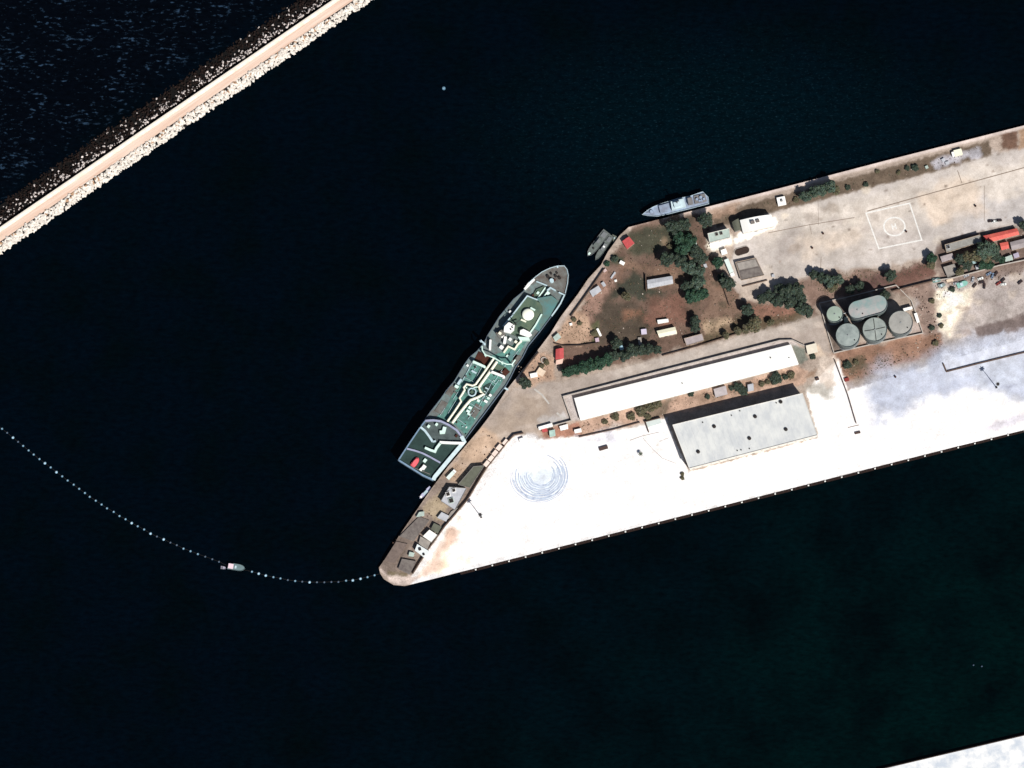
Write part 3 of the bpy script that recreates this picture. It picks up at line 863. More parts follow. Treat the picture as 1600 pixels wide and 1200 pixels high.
building('hut', 'square pinkish hut at the lower left corner of the grey depot', 'hut', [(1469, 401), (1488, 395.5), (1490.5, 404), (1472, 410)], 3.2, M('pinkish_roof', (190, 178, 178)), M_TANWALL, nwin=2)
building('cabin', 'grey flat-roofed cabin beside the compound wall, below the pinkish hut', 'cabin', [(1474, 417.5), (1491, 412.5), (1497, 427), (1481, 433.5)], 3.2, R_CONC, M_GREYWALL, nwin=2, parapet=.3)
building('kiosk', 'tiny pale blue kiosk under the trees south of the grey depot', 'kiosk', [(1517, 407), (1524, 405), (1526, 411), (1519, 413)], 3.0, M('pale_blue_roof', (172, 202, 206)), M_WHITEWALL, nwin=1)
building('outhouse', 'tiny white outhouse on the compound wall, below the pale blue kiosk', 'outhouse', [(1524, 415), (1529, 414), (1530, 420), (1525, 421)], 2.8, R_LGREY, M_WHITEWALL, nwin=0)
building('lodge', 'pale turquoise roofed lodge at the right edge below the grey block', 'building', [(1570, 402), (1581, 398), (1583, 406), (1571, 409)], 3.2, R_TEAL, M_WHITEWALL, nwin=1)
building('lodge', 'violet-grey roofed lodge beside the turquoise lodge at the right edge', 'building', [(1583, 397), (1591, 394), (1593, 401), (1585, 404)], 3.2, M('violet_grey_roof', (196, 186, 204)), M_WHITEWALL, nwin=1)

# between the sheds and along the south-west wall
building('guard_hut', 'low white guard hut at the yard entrance', 'hut', [(841, 667), (862, 661), (864, 666), (842, 672)], 2.8, R_WHITE, M_WHITEWALL, nwin=1)
building('guard_post', 'small pinkish box-shaped guard post below the white guard hut', 'hut', [(846, 670), (854, 668), (856, 674), (848, 676)], 2.6, R_RED, M_TANWALL, nwin=1)
building('pump_house', 'pale turquoise roofed pump house in the brown strip by the yard entrance', 'pump house', [(858, 673), (867, 671), (868, 681), (859, 683)], 3.0, M('turquoise_roof', (196, 226, 214)), M_WHITEWALL, nwin=1)
building('store', 'white flat-roofed store right of the turquoise pump house', 'store', [(874, 666), (887, 662.5), (888, 670), (876, 673)], 3.0, R_WHITE, M_WHITEWALL, nwin=1)
building('shelter', 'small white shelter by the yard edge, right of the white store', 'shelter', [(897, 671.5), (908, 669), (909, 675), (898, 677)], 2.6, R_WHITE, M_WHITEWALL, nwin=0, door=False)
building('gate_lodge', 'white gate lodge west of the warehouse with a dark fence beside it', 'hut', [(1009, 659), (1031, 653.5), (1034, 661), (1012, 668)], 1.6, M('pale_slab', (226, 236, 232), 0.8, 0.12, 0.2), M_WHITEWALL, nwin=0, door=False)
building('substation', 'pinkish grey substation in the strip between the two long sheds', 'substation', [(1115, 608), (1134, 602.5), (1137, 616), (1118, 621)], 3.2, M('substation_roof', (206, 196, 196), 0.85, 0.2, 0.3), M_GREYWALL, nwin=2)
building('store', 'small white cube store between the long sheds, right of the dark bush clump', 'store', [(1168, 601), (1177, 599), (1178, 610), (1169, 612)], 3.0, R_LGREY, M_WHITEWALL, nwin=1)
building('tank_office', 'bright cream low office beside the lane at the end of the long white shed', 'office', [(1259, 540), (1275, 536), (1278, 550), (1262, 554)], 2.6, M('pale_cream_roof', (244, 234, 214), 0.85, 0.12, 0.3), M_WHITEWALL, nwin=2)
building('store', 'small bright white block at the north-east corner of the tank yard', 'building', [(1411, 482), (1425, 478.5), (1426, 482.5), (1412, 486.5)], 4.0, R_WHITE, M_WHITEWALL, nwin=0)
building('store', 'narrow white block right of the easternmost round tank', 'building', [(1428, 490), (1432.5, 488.5), (1437, 503), (1433, 505)], 3.0, R_WHITE, M_WHITEWALL, nwin=0, door=False)

# western tip
building('boat_store', 'grey-green flat roof lying lengthwise against the white yard wall', 'building', [(740, 729), (756.5, 727.5), (734, 762), (716, 757)], 4.0, R_GGREEN, M_GREYWALL, nwin=5, parapet=.3)
building('quay_office', 'pale grey two-level quay office beside the stern of the supply ship', 'building', [(702, 761), (729, 763), (711, 797), (689, 783)], 5.0, R_LGREY, M_GREYWALL, nwin=4, parapet=.4,
         vents=[(700, 772, 3.4, 1.4, R_WHITE), (705, 782, 4.0, 1.2, R_TEAL), (709, 766, 3, 1.0, R_WHITE)])
building('winch_house', 'bright white cube building on the narrow tip of the quay', 'building', [(671, 828), (683, 836), (674, 847), (661, 838)], 4.2, R_WHITE, M_WHITEWALL, nwin=2, parapet=.2)
building('signal_station', 'white L-shaped signal station nearest the end of the narrow quay', 'building', [(652, 850), (672, 862), (665, 873), (648, 860)], 4.2, M('white_grey_roof', (246, 252, 252), 0.75, 0.12, 0.3), M_WHITEWALL, nwin=2, vents=[(656, 858, 2, 1, M_DARK), (662, 866, 1.6, .8, M_DARK)])
building('bunker', 'grey low concrete roof between the two white buildings on the quay tip', 'building', [(657, 838), (673, 847), (667, 860), (654, 849)], 2.6, R_CONC, M_GREYWALL, nwin=0)
building('bunker', 'dark grey-green roof right above the white cube building on the quay tip', 'building', [(678, 817), (690, 823), (684, 834), (673, 827)], 3.0, R_GGREEN, M_GREYWALL, nwin=1)
building('store', 'pale green flat store at the water side of the narrow quay', 'store', [(655, 800), (663, 799), (663, 806), (650, 808)], 2.4, R_TEAL, M_WHITEWALL, nwin=0)
building('loading_platform', 'long brown concrete platform on the water side, beside the white cube building', 'platform', [(655, 807), (671, 813), (646, 846), (624, 838)], 1.0, R_DKCONC, M_TANWALL, nwin=0, door=False, over=.1)
building('loading_platform', 'brown concrete platform on the water side at the rounded quay tip', 'platform', [(619, 846), (637, 850), (617, 880), (600, 876)], 1.0, M('brown_slab', (134, 118, 110), 0.9, 0.3, 0.3), M_TANWALL, nwin=0, door=False, over=.1)
building('loading_platform', 'grey concrete platform between the quay office and the floodlight mast', 'platform', [(705, 799), (716, 793), (706, 808), (697, 812)], 1.2, R_CONC, M_GREYWALL, nwin=0, door=False, over=.1)
building('sentry_box', 'tiny pale green sentry box left of the L-shaped signal station', 'hut', [(640, 862), (648, 864), (646, 870), (638, 869)], 2.6, R_TEAL, M_WHITEWALL, nwin=0)
building('jetty_house', 'brown flat-roofed house covering the outer end of the narrow quay', 'building', [(628, 873), (651, 877), (640, 898), (622, 889)], 2.2, R_DKCONC, M_TANWALL, nwin=0)
building('store', 'grey slab-roofed store north-east of the white cube building', 'store', [(690, 800), (702, 806), (697, 815), (683, 809)], 2.6, R_LGREY, M_GREYWALL, nwin=0)

# ------------------------------------------------------------------ walls and fences
def wall(name, label, pts, h, mat, th=.45, cat='wall', group=None, cap=None):
    p = [P(x, y, G) for x, y in pts]
    root = thing(name, label, cat, (p[0].x, p[0].y, G), group)
    MB().strip(p, th, G - .02, G + h).build('panel', mat, root)
    MB().strip(p, th + .16, G + h + .004, G + h + .16).build('coping', cap or mat, root)
    return root
W_PALE = M('pale_wall', (206, 196, 186), 0.85, 0.2, 0.4)
W_BROWN = M('brown_wall', (112, 92, 80), 0.9, 0.3, 0.4)
wall('boundary_wall', 'low wall that bends round the long white shed', [(893, 657), (880, 620), (1020, 583.5), (1219, 532.5), (1238, 532), (1257, 541)], 2.6, W_PALE, .5)
wall('boundary_wall', 'low wall from the long shed to the guard hut at the yard entrance', [(894, 657.5), (866, 665)], 2.6, W_PALE, .5)
wall('boundary_wall', 'long wall between the white yard and the narrow western quay', [(818, 677), (803, 680), (793, 691), (760, 732), (730, 782), (695, 823), (669, 859), (645, 897)], 2.6, W_BROWN, .55)
wall('quay_wall', 'wall that divides the berth road from the planted yard near the red gatehouse', [(813, 589), (826, 570), (842, 551)], 2.4, W_BROWN, .5)
wall('quay_wall', 'long dark wall along the inner edge of the quay beside the ship bow', [(892, 495), (910, 470), (931, 440), (944, 421)], 2.2, W_BROWN, .5)
wall('yard_wall', 'brown wall along the south side of the small sandy court', [(866, 537), (880, 541), (905, 540.5), (936, 536)], 2.0, W_BROWN, .4)
wall('roadside_wall', 'low wall between the planted yard and the long grey road', [(1035, 556), (1090, 541), (1150, 522)], 1.8, W_BROWN, .4)
wall('yard_wall', 'short brown wall running down the brown yard, west of the workshop road', [(1131, 451), (1140, 478)], 2.0, W_BROWN, .4)
wall('garden_wall', 'thin wall at the west end of the pale bungalow', [(1009, 430), (1010, 456)], 3.2, W_BROWN, .5)
wall('bund_wall', 'wall around the storage tanks', [(1280, 474), (1303, 552), (1372, 536), (1442, 521), (1424, 470), (1400, 446), (1318, 466), (1280, 474)], 1.8, W_PALE, .5)
wall('perimeter_wall', 'long dark wall running north-east from the tanks', [(1394, 455.5), (1425, 447.5), (1457, 439.5)], 2.6, W_BROWN, .5)
wall('compound_wall', 'pale wall along the south side of the eastern compound', [(1458, 439), (1488, 435), (1530, 424), (1560, 415.5), (1600, 407), (1660, 394)], 2.4, W_PALE, .5)
wall('kerb_wall', 'brown wall with a square corner on the grey-blue concrete, right side', [(1473.5, 568), (1479, 581), (1530, 568), (1600, 551), (1700, 528)], 1.2, W_BROWN, .8)
wall('yard_fence', 'thin dark fence running down the white yard, right of the warehouse', [(1304, 562), (1325, 618), (1338, 662)], 1.6, W_BROWN, .35, 'fence')
wall('yard_fence', 'short dark fence beside the white slab, west of the warehouse', [(1007, 660), (1032, 653.5)], 2.6, W_BROWN, .5, 'fence')
wall('yard_fence', 'short fence spur pointing to the yard, west of the warehouse', [(1009, 661), (1014, 676)], 2.0, W_BROWN, .5, 'fence')
wall('garden_wall', 'brown wall along the strip south of the long white shed', [(905, 683), (960, 671), (1000, 660)], 1.4, W_BROWN, .45)
wall('court_wall', 'thin brown wall south of the workshop', [(1160, 448), (1199, 438)], 1.2, W_BROWN, .5)

# ------------------------------------------------------------------ storage tanks
T_ROOF = M('tank_roof_paint', (166, 176, 172), 0.7, 0.18, 0.2, second=(138, 148, 146))
T_ROOF2 = M('tank_roof_faded', (168, 176, 170), 0.7, 0.18, 0.2, second=(144, 152, 148))
T_WALL = M('tank_shell_paint', (112, 124, 124), 0.65, 0.25, 0.3)
def capsule(c0, c1, r, n=14):
    c0, c1 = Vector((c0.x, c0.y, 0)), Vector((c1.x, c1.y, 0))
    d = (c1 - c0)
    if d.length < .01:
        return [(c0.x + r * math.cos(2 * math.pi * k / (2 * n)), c0.y + r * math.sin(2 * math.pi * k / (2 * n))) for k in range(2 * n)]
    a = math.atan2(d.y, d.x)
    return [(c1.x + r * math.cos(a - math.pi / 2 + math.pi * k / n), c1.y + r * math.sin(a - math.pi / 2 + math.pi * k / n)) for k in range(n + 1)] + \
           [(c0.x + r * math.cos(a + math.pi / 2 + math.pi * k / n), c0.y + r * math.sin(a + math.pi / 2 + math.pi * k / n)) for k in range(n + 1)]
def tank(label, x, y, rp, h, roofm, x2=None, y2=None, stripe=False, name='storage_tank'):
    c0 = P(x, y, G + h); c1 = P(x2, y2, G + h) if x2 else c0
    r = rp * PX
    cc = (c0 + c1) / 2
    root = thing(name, label, 'tank', (cc.x, cc.y, G), 'fuel storage tanks in the walled yard')
    MB().prism(capsule(c0, c1, r), G - .02, G + h - .1).build('shell', T_WALL, root)
    # low cone roof
    ring = capsule(c0, c1, r + .12)
    vs = [(p[0], p[1], G + h - .09) for p in ring]; n = len(vs)
    ring2 = capsule(c0, c1, r * .12)
    vs += [(p[0], p[1], G + h + r * .06) for p in ring2]
    fs = [(i, (i + 1) % n, n + (i + 1) % n, n + i) for i in range(n)] + [tuple(range(n, 2 * n)), tuple(range(n - 1, -1, -1))]
    rf = MB().add(vs, fs).build('roof', roofm, root)
    MB().strip(capsule(c0, c1, r + .02), .14, G + h + .25, G + h + .95, closed=True).build('railing', T_WALL, root)
    MB().cyl((c0.x, c0.y), .55, G + h + r * .05, G + h + r * .06 + .7, 10).build('roof_vent', M_METAL, rf)
    mh = c0 + Vector((r * .55, -r * .4, 0))
    MB().cyl((mh.x, mh.y), .5, G + h + .1, G + h + .7, 10).build('manhole', M_DARK, rf)
    if stripe:
        sv = MB()
        for a_, b_ in (((-.85, -.12), (.85, .2)), ((-.1, .9), (.1, -.9))):
            sv.tube([(c0.x + r * a_[0], c0.y + r * a_[1], G + h + .28), (c0.x, c0.y, G + h + r * .06 + .25), (c0.x + r * b_[0], c0.y + r * b_[1], G + h + .28)], .22, 6)
        sv.build('roof_pipe', M_DARK, rf)
    # spiral stair
    st = MB()
    for k in range(22):
        a = -2.2 + k * .075
        st.box((c0.x + (r + .55) * math.cos(a), c0.y + (r + .55) * math.sin(a), G + .4 + (h - .5) * k / 21), (.9, .5, .12), a)
    st.build('stair', M_METAL, root)
    return root
tank('smallest round tank with a greenish roof at the western end of the tank yard', 1304.5, 491, 12.6, 14.0, M('tank_roof_green', (168, 184, 170), 0.7, 0.15, 0.12))
tank('oblong round-ended tank with a pinkish patch on its roof', 1340, 484.5, 14.0, 19.0, M('tank_roof_pinkish', (184, 174, 172), 0.7, 0.2, 0.08, second=(138, 166, 164)), 1372.5, 475.5, name='oblong_tank')
tank('round teal-grey tank nearest the south-west corner of the tank yard', 1325, 524, 18.6, 16.0, T_ROOF)
tank('round tank with crossing dark pipes on its roof, in the middle of the front row', 1367, 515, 18.8, 17.0, T_ROOF2, stripe=True)
tank('round beige-grey tank nearest the eastern end of the tank yard', 1407.5, 504.5, 18.6, 16.5, M('tank_roof_beige', (176, 174, 168), 0.7, 0.2, 0.2))
pl = MB()
for pts in (((1318, 494), (1323, 506)), ((1318, 490), (1328, 487)), ((1344, 522), (1351, 518)), ((1386, 510), (1392, 507)), ((1322, 500), (1322, 512))):
    pl.tube([P(x, y, G + .6) for x, y in pts], .3, 8)
r_ = thing('pipeline', 'pale pipes linking the storage tanks', 'pipeline', P(1320, 500, G))
pl.build('pipe', M_METAL, r_)
p = P(1322, 499, G + 5)
bl = MB().box((p.x, p.y, 0), (3.2, 4.2, 4.0), .25, z0=G); bl.build('valve_box', R_TEAL, r_)

# ------------------------------------------------------------------ helicopter pad markings, tyre marks and joints
PAINT_W = M('worn_white_paint', (255, 252, 246), 0.8, 0.22, 0.6)
hp = MB()
sq = [P(x, y, 0) for x, y in ((1353, 334), (1421, 318.5), (1440, 376), (1373, 389.5))]
hp.strip([sq[0], sq[1], sq[2], sq[3]], 1.05, G + .045, G + .055, closed=True)
hc = P(1397.5, 354, G)
hp.strip([(hc.x + 8.2 * math.cos(k * math.pi / 20), hc.y + 7.2 * math.sin(k * math.pi / 20)) for k in range(40)], 1.25, G + .045, G + .055, closed=True)
a = .25
for ox in (-1.3, 1.3):
    hp.box((hc.x - .3 + ox * math.cos(a), hc.y + ox * math.sin(a), G + .05), (1.0, 4.6, .01), a)
hp.box((hc.x - .3, hc.y, G + .05), (1.55, 1.4, .01), a)
hp.build('helipad_marking', PAINT_W)['kind'] = 'structure'

tm = MB(); random.seed(11)
M_TYRE = M('tyre_smear', (178, 188, 212), 0.9, 0.15, 0.5, second=(214, 226, 242))
for k in range(13):
    f = k / 12
    cx, cy = 846 - 3 * f + random.uniform(-1, 1), 742 + 2 * f + random.uniform(-1, 1)
    r0 = 17 + 27 * f
    a0 = random.uniform(-.75, -.1); a1 = random.uniform(2.5, 3.5)
    pts = [P(cx + r0 * 1.03 * math.cos(a0 + (a1 - a0) * t / 48), cy + r0 * .93 * math.sin(a0 + (a1 - a0) * t / 48) + math.sin(t * .7 + k) * .4, G) for t in range(49)]
    tm.strip(pts, random.uniform(.45, .85), G + .04 + k * .0012, G + .0405 + k * .0012)
for k in range(8):
    r0 = 29 + 2.0 * k; a0 = random.uniform(-1.35, -.7) if k % 2 else random.uniform(.9, 1.3); a1 = a0 + random.uniform(.7, 1.3)
    pts = [P(844 + r0 * math.cos(a0 + (a1 - a0) * t / 20), 743 + r0 * .95 * math.sin(a0 + (a1 - a0) * t / 20), G) for t in range(21)]
    tm.strip(pts, random.uniform(.6, 1.1), G + .062 + k * .0012, G + .0625 + k * .0012)
tm.build('tyre_marks', M_TYRE)['kind'] = 'structure'
jt = MB()
for pts, wd in ((((984, 688), (1004, 681), (1030, 675)), .35), (((1004, 684), (1020, 702), (1035, 716), (1056, 724)), .3), (((1030, 690), (1045, 684)), .25),
                (((1200, 364), (1260, 352), (1335, 340)), .5), (((1355, 330), (1440, 306), (1600, 262), (1700, 236)), .7), (((1265, 350), (1268, 366)), .3),
                (((1496, 266), (1503, 286)), .5), (((1283, 402), (1282, 425)), .4), (((1538, 290), (1538, 345)), .3), (((1278, 310), (1279, 352)), .25),
                (((1325, 668), (1342, 664)), .6)):
    jt.strip([P(x, y, G) for x, y in pts], wd, G + .066, G + .069)
rm = MB()
for pts, wd in ((((835, 608), (847, 617), (858, 631)), 1.3), (((870, 645), (877, 651), (886, 657)), 1.5)):
    rm.strip([P(x, y, G) for x, y in pts], wd, G + .07, G + .074)
rm.build('road_marking', M('worn_pale_line', (212, 206, 198), 0.9, 0.25, 0.8))['kind'] = 'structure'
jt.build('paving_joints', M('dark_joint', (150, 132, 118), 0.9, 0.2, 1.0))['kind'] = 'structure'
# ------------------------------------------------------------------ ships
H_GREY = M('hull_grey_paint', (106, 122, 138), 0.6, 0.2, 0.15)
H_DECK = M('green_deck_paint', (102, 158, 148), 0.8, 0.42, 0.16, second=(80, 114, 108))
H_DECK2 = M('dark_green_deck_paint', (48, 72, 68), 0.8, 0.35, 0.16)
H_FORE = M('worn_foredeck', (124, 126, 122), 0.85, 0.4, 0.2, second=(100, 90, 84))
H_OLIVE = M('olive_deckhouse_roof', (104, 120, 98), 0.8, 0.35, 0.2, second=(74, 98, 86))
H_TEAL = M('blue_green_deckhouse_roof', (92, 140, 140), 0.75, 0.3, 0.15, second=(104, 124, 116))
H_WHITE = M('ship_white_paint', (268, 268, 264), 0.55, 0.12, 0.4)
H_PALE = M('pale_ship_trim', (208, 232, 240), 0.6, 0.2, 0.3)
H_CREAM = M('radome_cream', (300, 290, 256), 0.45, 0.03, 0.2)
H_RUST = M('rusty_hatch', (84, 44, 32), 0.9, 0.4, 0.4)
H_RED = M('lifeboat_red', (246, 96, 106), 0.55, 0.15, 0.6)
H_BUFF = M('cream_pipe_paint', (268, 264, 240), 0.55, 0.1, 0.4)
H_MINT = M('mint_pipe_paint', (234, 262, 250), 0.55, 0.1, 0.4)
ZD = 7.5      # main deck above the water

def hull(root, name, poly_px, zd, mat, axis_px, taper=.86, zb=-2.5, rake=None):
    """sides that draw in towards the waterline; axis_px: stern and bow points of the centre line"""
    top = [P(x, y, zd) for x, y in poly_px]
    a0, a1 = P(*axis_px[0], zd), P(*axis_px[1], zd)
    ax = (a1 - a0).normalized(); ln = (a1 - a0).length
    bot = []
    for p in top:
        s_ = (p - a0).dot(ax); c = a0 + ax * s_
        s2 = min(s_, ln * (.955 if rake is None else rake)) if s_ > ln * .8 else s_
        f = taper - max(0, (s_ / ln - .72)) * 1.1
        bot.append(a0 + ax * s2 + (p - c) * max(.3, f))
    MB().prism([(p.x, p.y) for p in top], zb, zd - .06, [(p.x, p.y) for p in bot]).build(name, mat, root)

def slab(pts, z0, z1):
    return MB().prism([P(x, y, z1) for x, y in pts], z0, z1)

OUT = [(621, 719), (640, 690), (655, 668), (662, 657), (672, 643), (688, 622.6), (697, 609.5), (709, 595.5), (725, 569), (733, 558), (745, 548), (756, 535), (761, 524),
       (780, 494), (802, 467), (817, 455), (821, 448.6), (826, 441), (836, 432), (846.5, 424), (859, 418), (871, 414.5), (882, 414.5), (887, 421), (889, 430), (888, 442.5), (884, 460),
       (875, 476), (865, 491), (844, 519), (826, 541), (817, 559), (806, 574.5), (799, 589), (791, 603), (780, 617), (753, 653), (749, 658), (726, 689), (680, 746), (677, 752), (660, 744)]
AX = ((650, 735), (884, 417))
SHIP = thing('supply_ship', 'large green-decked naval supply ship with cream dome and pale pipes, moored alongside', 'ship', P(765, 578, 0))
hull(SHIP, 'hull', OUT, ZD, H_GREY, AX)
def ins(poly, d):
    c = [(sum(p[0] for p in poly) / len(poly)), (sum(p[1] for p in poly) / len(poly))]
    out = []
    n = len(poly)
    for i in range(n):
        a, b, e = Vector(poly[i - 1]), Vector(poly[i]), Vector(poly[(i + 1) % n])
        t = ((b - a).normalized() + (e - b).normalized())
        t = t.normalized() if t.length > 1e-6 else (b - a).normalized()
        nn = Vector((-t.y, t.x))
        if (sdist(np.array([b.x + nn.x]), np.array([b.y + nn.y]), poly)[0]) < 0: nn = -nn
        out.append((b.x + nn.x * d, b.y + nn.y * d))
    return out
dk = slab(ins(OUT, .6), ZD - .055, ZD).build('main_deck', M('grey_side_deck', (122, 142, 142), 0.85, 0.35, 0.2, second=(108, 108, 106)), SHIP)
slab([(764, 557), (752, 556), (742, 566), (728, 582), (716, 600), (694, 640), (681, 652), (694, 656), (712, 664), (728, 680), (738, 664), (758, 632), (780, 604), (795, 580), (806, 562), (820, 538), (832, 520), (812, 530), (790, 548)], ZD + .004, ZD + .016).build('tank_deck', H_DECK, SHIP)
MB().strip([P(x, y, ZD) for x, y in ins(OUT, .9)], .28, ZD + .01, ZD + 1.1, closed=True).build('bulwark', H_GREY, SHIP)

# forecastle
FC = [(821, 449), (826, 441.5), (836, 432.5), (846.5, 424.5), (859, 418.5), (871, 415), (882, 415), (886.5, 421), (888.5, 430), (887.5, 442.5), (883.5, 459), (874, 455), (861, 450), (851, 443), (838, 440)]
fc = slab(FC, ZD + .01, ZD + 2.6).build('forecastle', H_FORE, SHIP)
MB().strip([P(x, y, ZD + 2.6) for x, y in ins(FC, .7)[1:11]], .4, ZD + 2.61, ZD + 3.7).build('bulwark', H_PALE, fc)
MB().strip([P(x, y, ZD + 2.6) for x, y in ((838, 440), (845, 442.5), (855, 446.5))], .9, ZD + 2.61, ZD + 3.6).build('breakwater_plate', H_PALE, fc)
MB().strip([P(x, y, ZD + 2.6) for x, y in ((855, 454), (860, 449.5), (868, 454))], 1.0, ZD + .02, ZD + 3.4).build('breakwater_plate', H_PALE, SHIP)
MB().strip([P(x, y, ZD + 1) for x, y in ((873, 457), (882, 461), (876, 474), (870, 483), (862, 494))], .9, ZD + .02, ZD + 2.2).build('side_screen', H_PALE, SHIP)
MB().prism(px_poly([(826, 441), (834, 434.5), (836, 437.5), (826.5, 447), (820.5, 453), (818.5, 451)], ZD + 2.9), ZD + .1, ZD + 3.0).build('flare_shine', H_WHITE, SHIP)  # white piece paints the shine of the port bow flare
for x, y, r_, h_, mt in ((862, 438.5, 1.9, 2.2, H_PALE), (856, 432, 1.4, 1.6, M_DARK), (868, 431, 1.2, 1.4, M_DARK), (866, 437.5, 1.2, 1.2, H_RUST), (874, 434, 1.3, 1.3, M_DARK), (861, 427, 1.0, 1.0, M_DARK), (870, 426, 1.0, 1.0, M_DARK), (871, 417, .8, .9, H_PALE)):
    p = P(x, y, ZD + 3.5)
    MB().cyl((p.x, p.y), r_, ZD + 2.62, ZD + 2.62 + h_, 12, r_ * .85).build('windlass', mt, fc)

# foredeck between the forecastle and the bridge block
MB().prism(px_poly([(838, 452), (850, 447), (852, 452), (836, 466), (828, 470)], ZD + 1.4), ZD + .02, ZD + 1.4).build('hatch_coaming', H_OLIVE, SHIP)
for a_, b_, r_ in (((852, 449), (840, 466), .55), ((856, 455), (845, 470), .55)):
    MB().tube([P(*a_, ZD + 1.9), P(*b_, ZD + 1.9)], r_).build('derrick_boom', H_MINT, SHIP)
for x, y, s_, h_, mt in ((840.5, 457.5, 2.2, 2.5, H_MINT), (856.5, 458.5, 2.6, 2.0, H_MINT), (833, 461.5, 1.8, 1.6, H_RUST), (846, 473, 2.4, 1.8, H_PALE), (858, 477, 1.6, 1.6, H_PALE), (849, 482, 3.2, 2.5, H_PALE), (797, 487, 2.0, 2.0, H_WHITE), (843, 510.5, 1.9, 2.0, H_WHITE)):
    p = P(x, y, ZD + h_)
    MB().box((p.x, p.y, 0), (s_, s_ * .8, h_), .93, z0=ZD + .02).build('deck_locker', mt, SHIP)

# bridge block with the cream dome
ZB = ZD + 3.8
BLK = [(824, 462), (836, 468), (848, 477), (852, 487), (838, 506), (822, 528), (806, 524), (790, 518), (785, 511), (799, 493)]
bk = slab(BLK, ZD + .02, ZB).build('deckhouse', H_OLIVE, SHIP)
MB().prism(px_poly([(838, 466), (862, 462), (872, 470), (860, 492), (842, 517), (832, 512), (848, 490), (847, 478)], ZD + 4.0), ZD + .03, ZD + 4.0).build('side_house', H_TEAL, SHIP)
MB().strip([P(x, y, ZB) for x, y in ((786, 510), (800, 493.5), (824, 462.5), (840, 469))], .9, ZB + .01, ZB + 1.1).build('bridge_screen', H_PALE, bk)
MB().strip([P(x, y, ZB) for x, y in ((846.5, 491), (837, 508), (825, 525))], 1.1, ZB + .01, ZB + 1.1).build('bridge_screen', H_MINT, bk)
p = P(825, 491, ZB + 3)
dm = MB().cyl((p.x, p.y), 4.5, ZB + .01, ZB + 2.0, 24).build('dome_pedestal', H_PALE, bk)
MB().sphere((p.x, p.y, ZB + 2.0), 4.7, 32, 10, .34, half=True).build('radome', H_CREAM, SHIP, smooth=True)
MB().strip([P(x, y, ZB) for x, y in ((829, 481), (836, 485))], 1.3, ZB + .02, ZB + 1.3).build('vent_trunk', H_MINT, bk)
MB().strip([P(x, y, ZB) for x, y in ((814, 499.5), (822, 503))], 1.2, ZB + .02, ZB + 1.0).build('vent_trunk', H_BUFF, bk)
fn = MB().prism(px_poly([(788, 510), (795, 503), (804, 508), (803, 515), (797, 520.5), (787, 518)], ZB + 5), ZB + .02, ZB + 5).build('funnel', H_WHITE, SHIP)
for x, y in ((800.5, 511.5), (798, 514.5)):
    p = P(x, y, ZB + 5.6)
    MB().cyl((p.x, p.y), .55, ZB + 5.01, ZB + 5.9, 10).build('exhaust_pipe', M_DARK, fn)
MB().prism(px_poly([(813, 516), (818, 514), (828, 519), (831, 523), (825, 527), (812, 522)], ZB + 4), ZB + .02, ZB + 4).build('funnel', H_WHITE, SHIP)
MB().prism(px_poly([(809, 526), (826, 527), (828, 531), (812, 531)], ZD + 8), ZD + .02, ZD + 8).build('aft_bridge', H_MINT, SHIP)
MB().prism(px_poly([(800, 502), (808, 499), (812, 508), (806, 512)], ZB + 1.6), ZB + .02, ZB + 1.6).build('roof_house', H_OLIVE, bk)
MB().prism(px_poly([(774, 520), (786, 514), (790, 522), (780, 528)], ZD + 4), ZD + .02, ZD + 4).build('side_house', H_FORE, SHIP)
p = P(806, 506, ZB + 6)
mst = MB().cyl((p.x, p.y), .5, ZB + 1.61, ZB + 15, 10, .2).build('mast', M_DARK, SHIP)
MB().tube([(p.x - 3, p.y - 2.2, ZB + 10), (p.x + 3, p.y + 2.2, ZB + 10)], .22).build('mast_yard', M_DARK, mst)
for x, y, sx, sy, h_, mt in ((784, 524, 3, 3, 3.2, H_WHITE), (797, 530, 2.2, 2.0, 3, H_WHITE), (783.5, 542.5, 2.8, 2.8, 3.2, H_WHITE), (806, 534, 2.0, 2.0, 2.4, H_BUFF), (793, 556.5, 2, 2, 1.5, H_MINT), (781, 520.5, 2, 2, 6, H_BUFF)):
    p = P(x, y, ZD + h_)
    MB().box((p.x, p.y, 0), (sx, sy, h_), .93, z0=ZD + .03).build('ventilator', mt, SHIP)
MB().strip([P(x, y, ZD + 3) for x, y in ((790, 526), (788, 537))], 2.0, ZD + .03, ZD + 3.6).build('ventilator_row', H_WHITE, SHIP)
MB().strip([P(x, y, ZD + 3) for x, y in ((787, 551), (794, 541), (804, 546), (809, 538), (815, 532.5))], 1.1, ZD + .03, ZD + 3.2).build('deck_screen', H_BUFF, SHIP)
MB().strip([P(x, y, ZD + 3) for x, y in ((766.5, 531), (765.5, 547))], 1.5, ZD + .03, ZD + 4.5).build('crane_house', H_WHITE, SHIP)

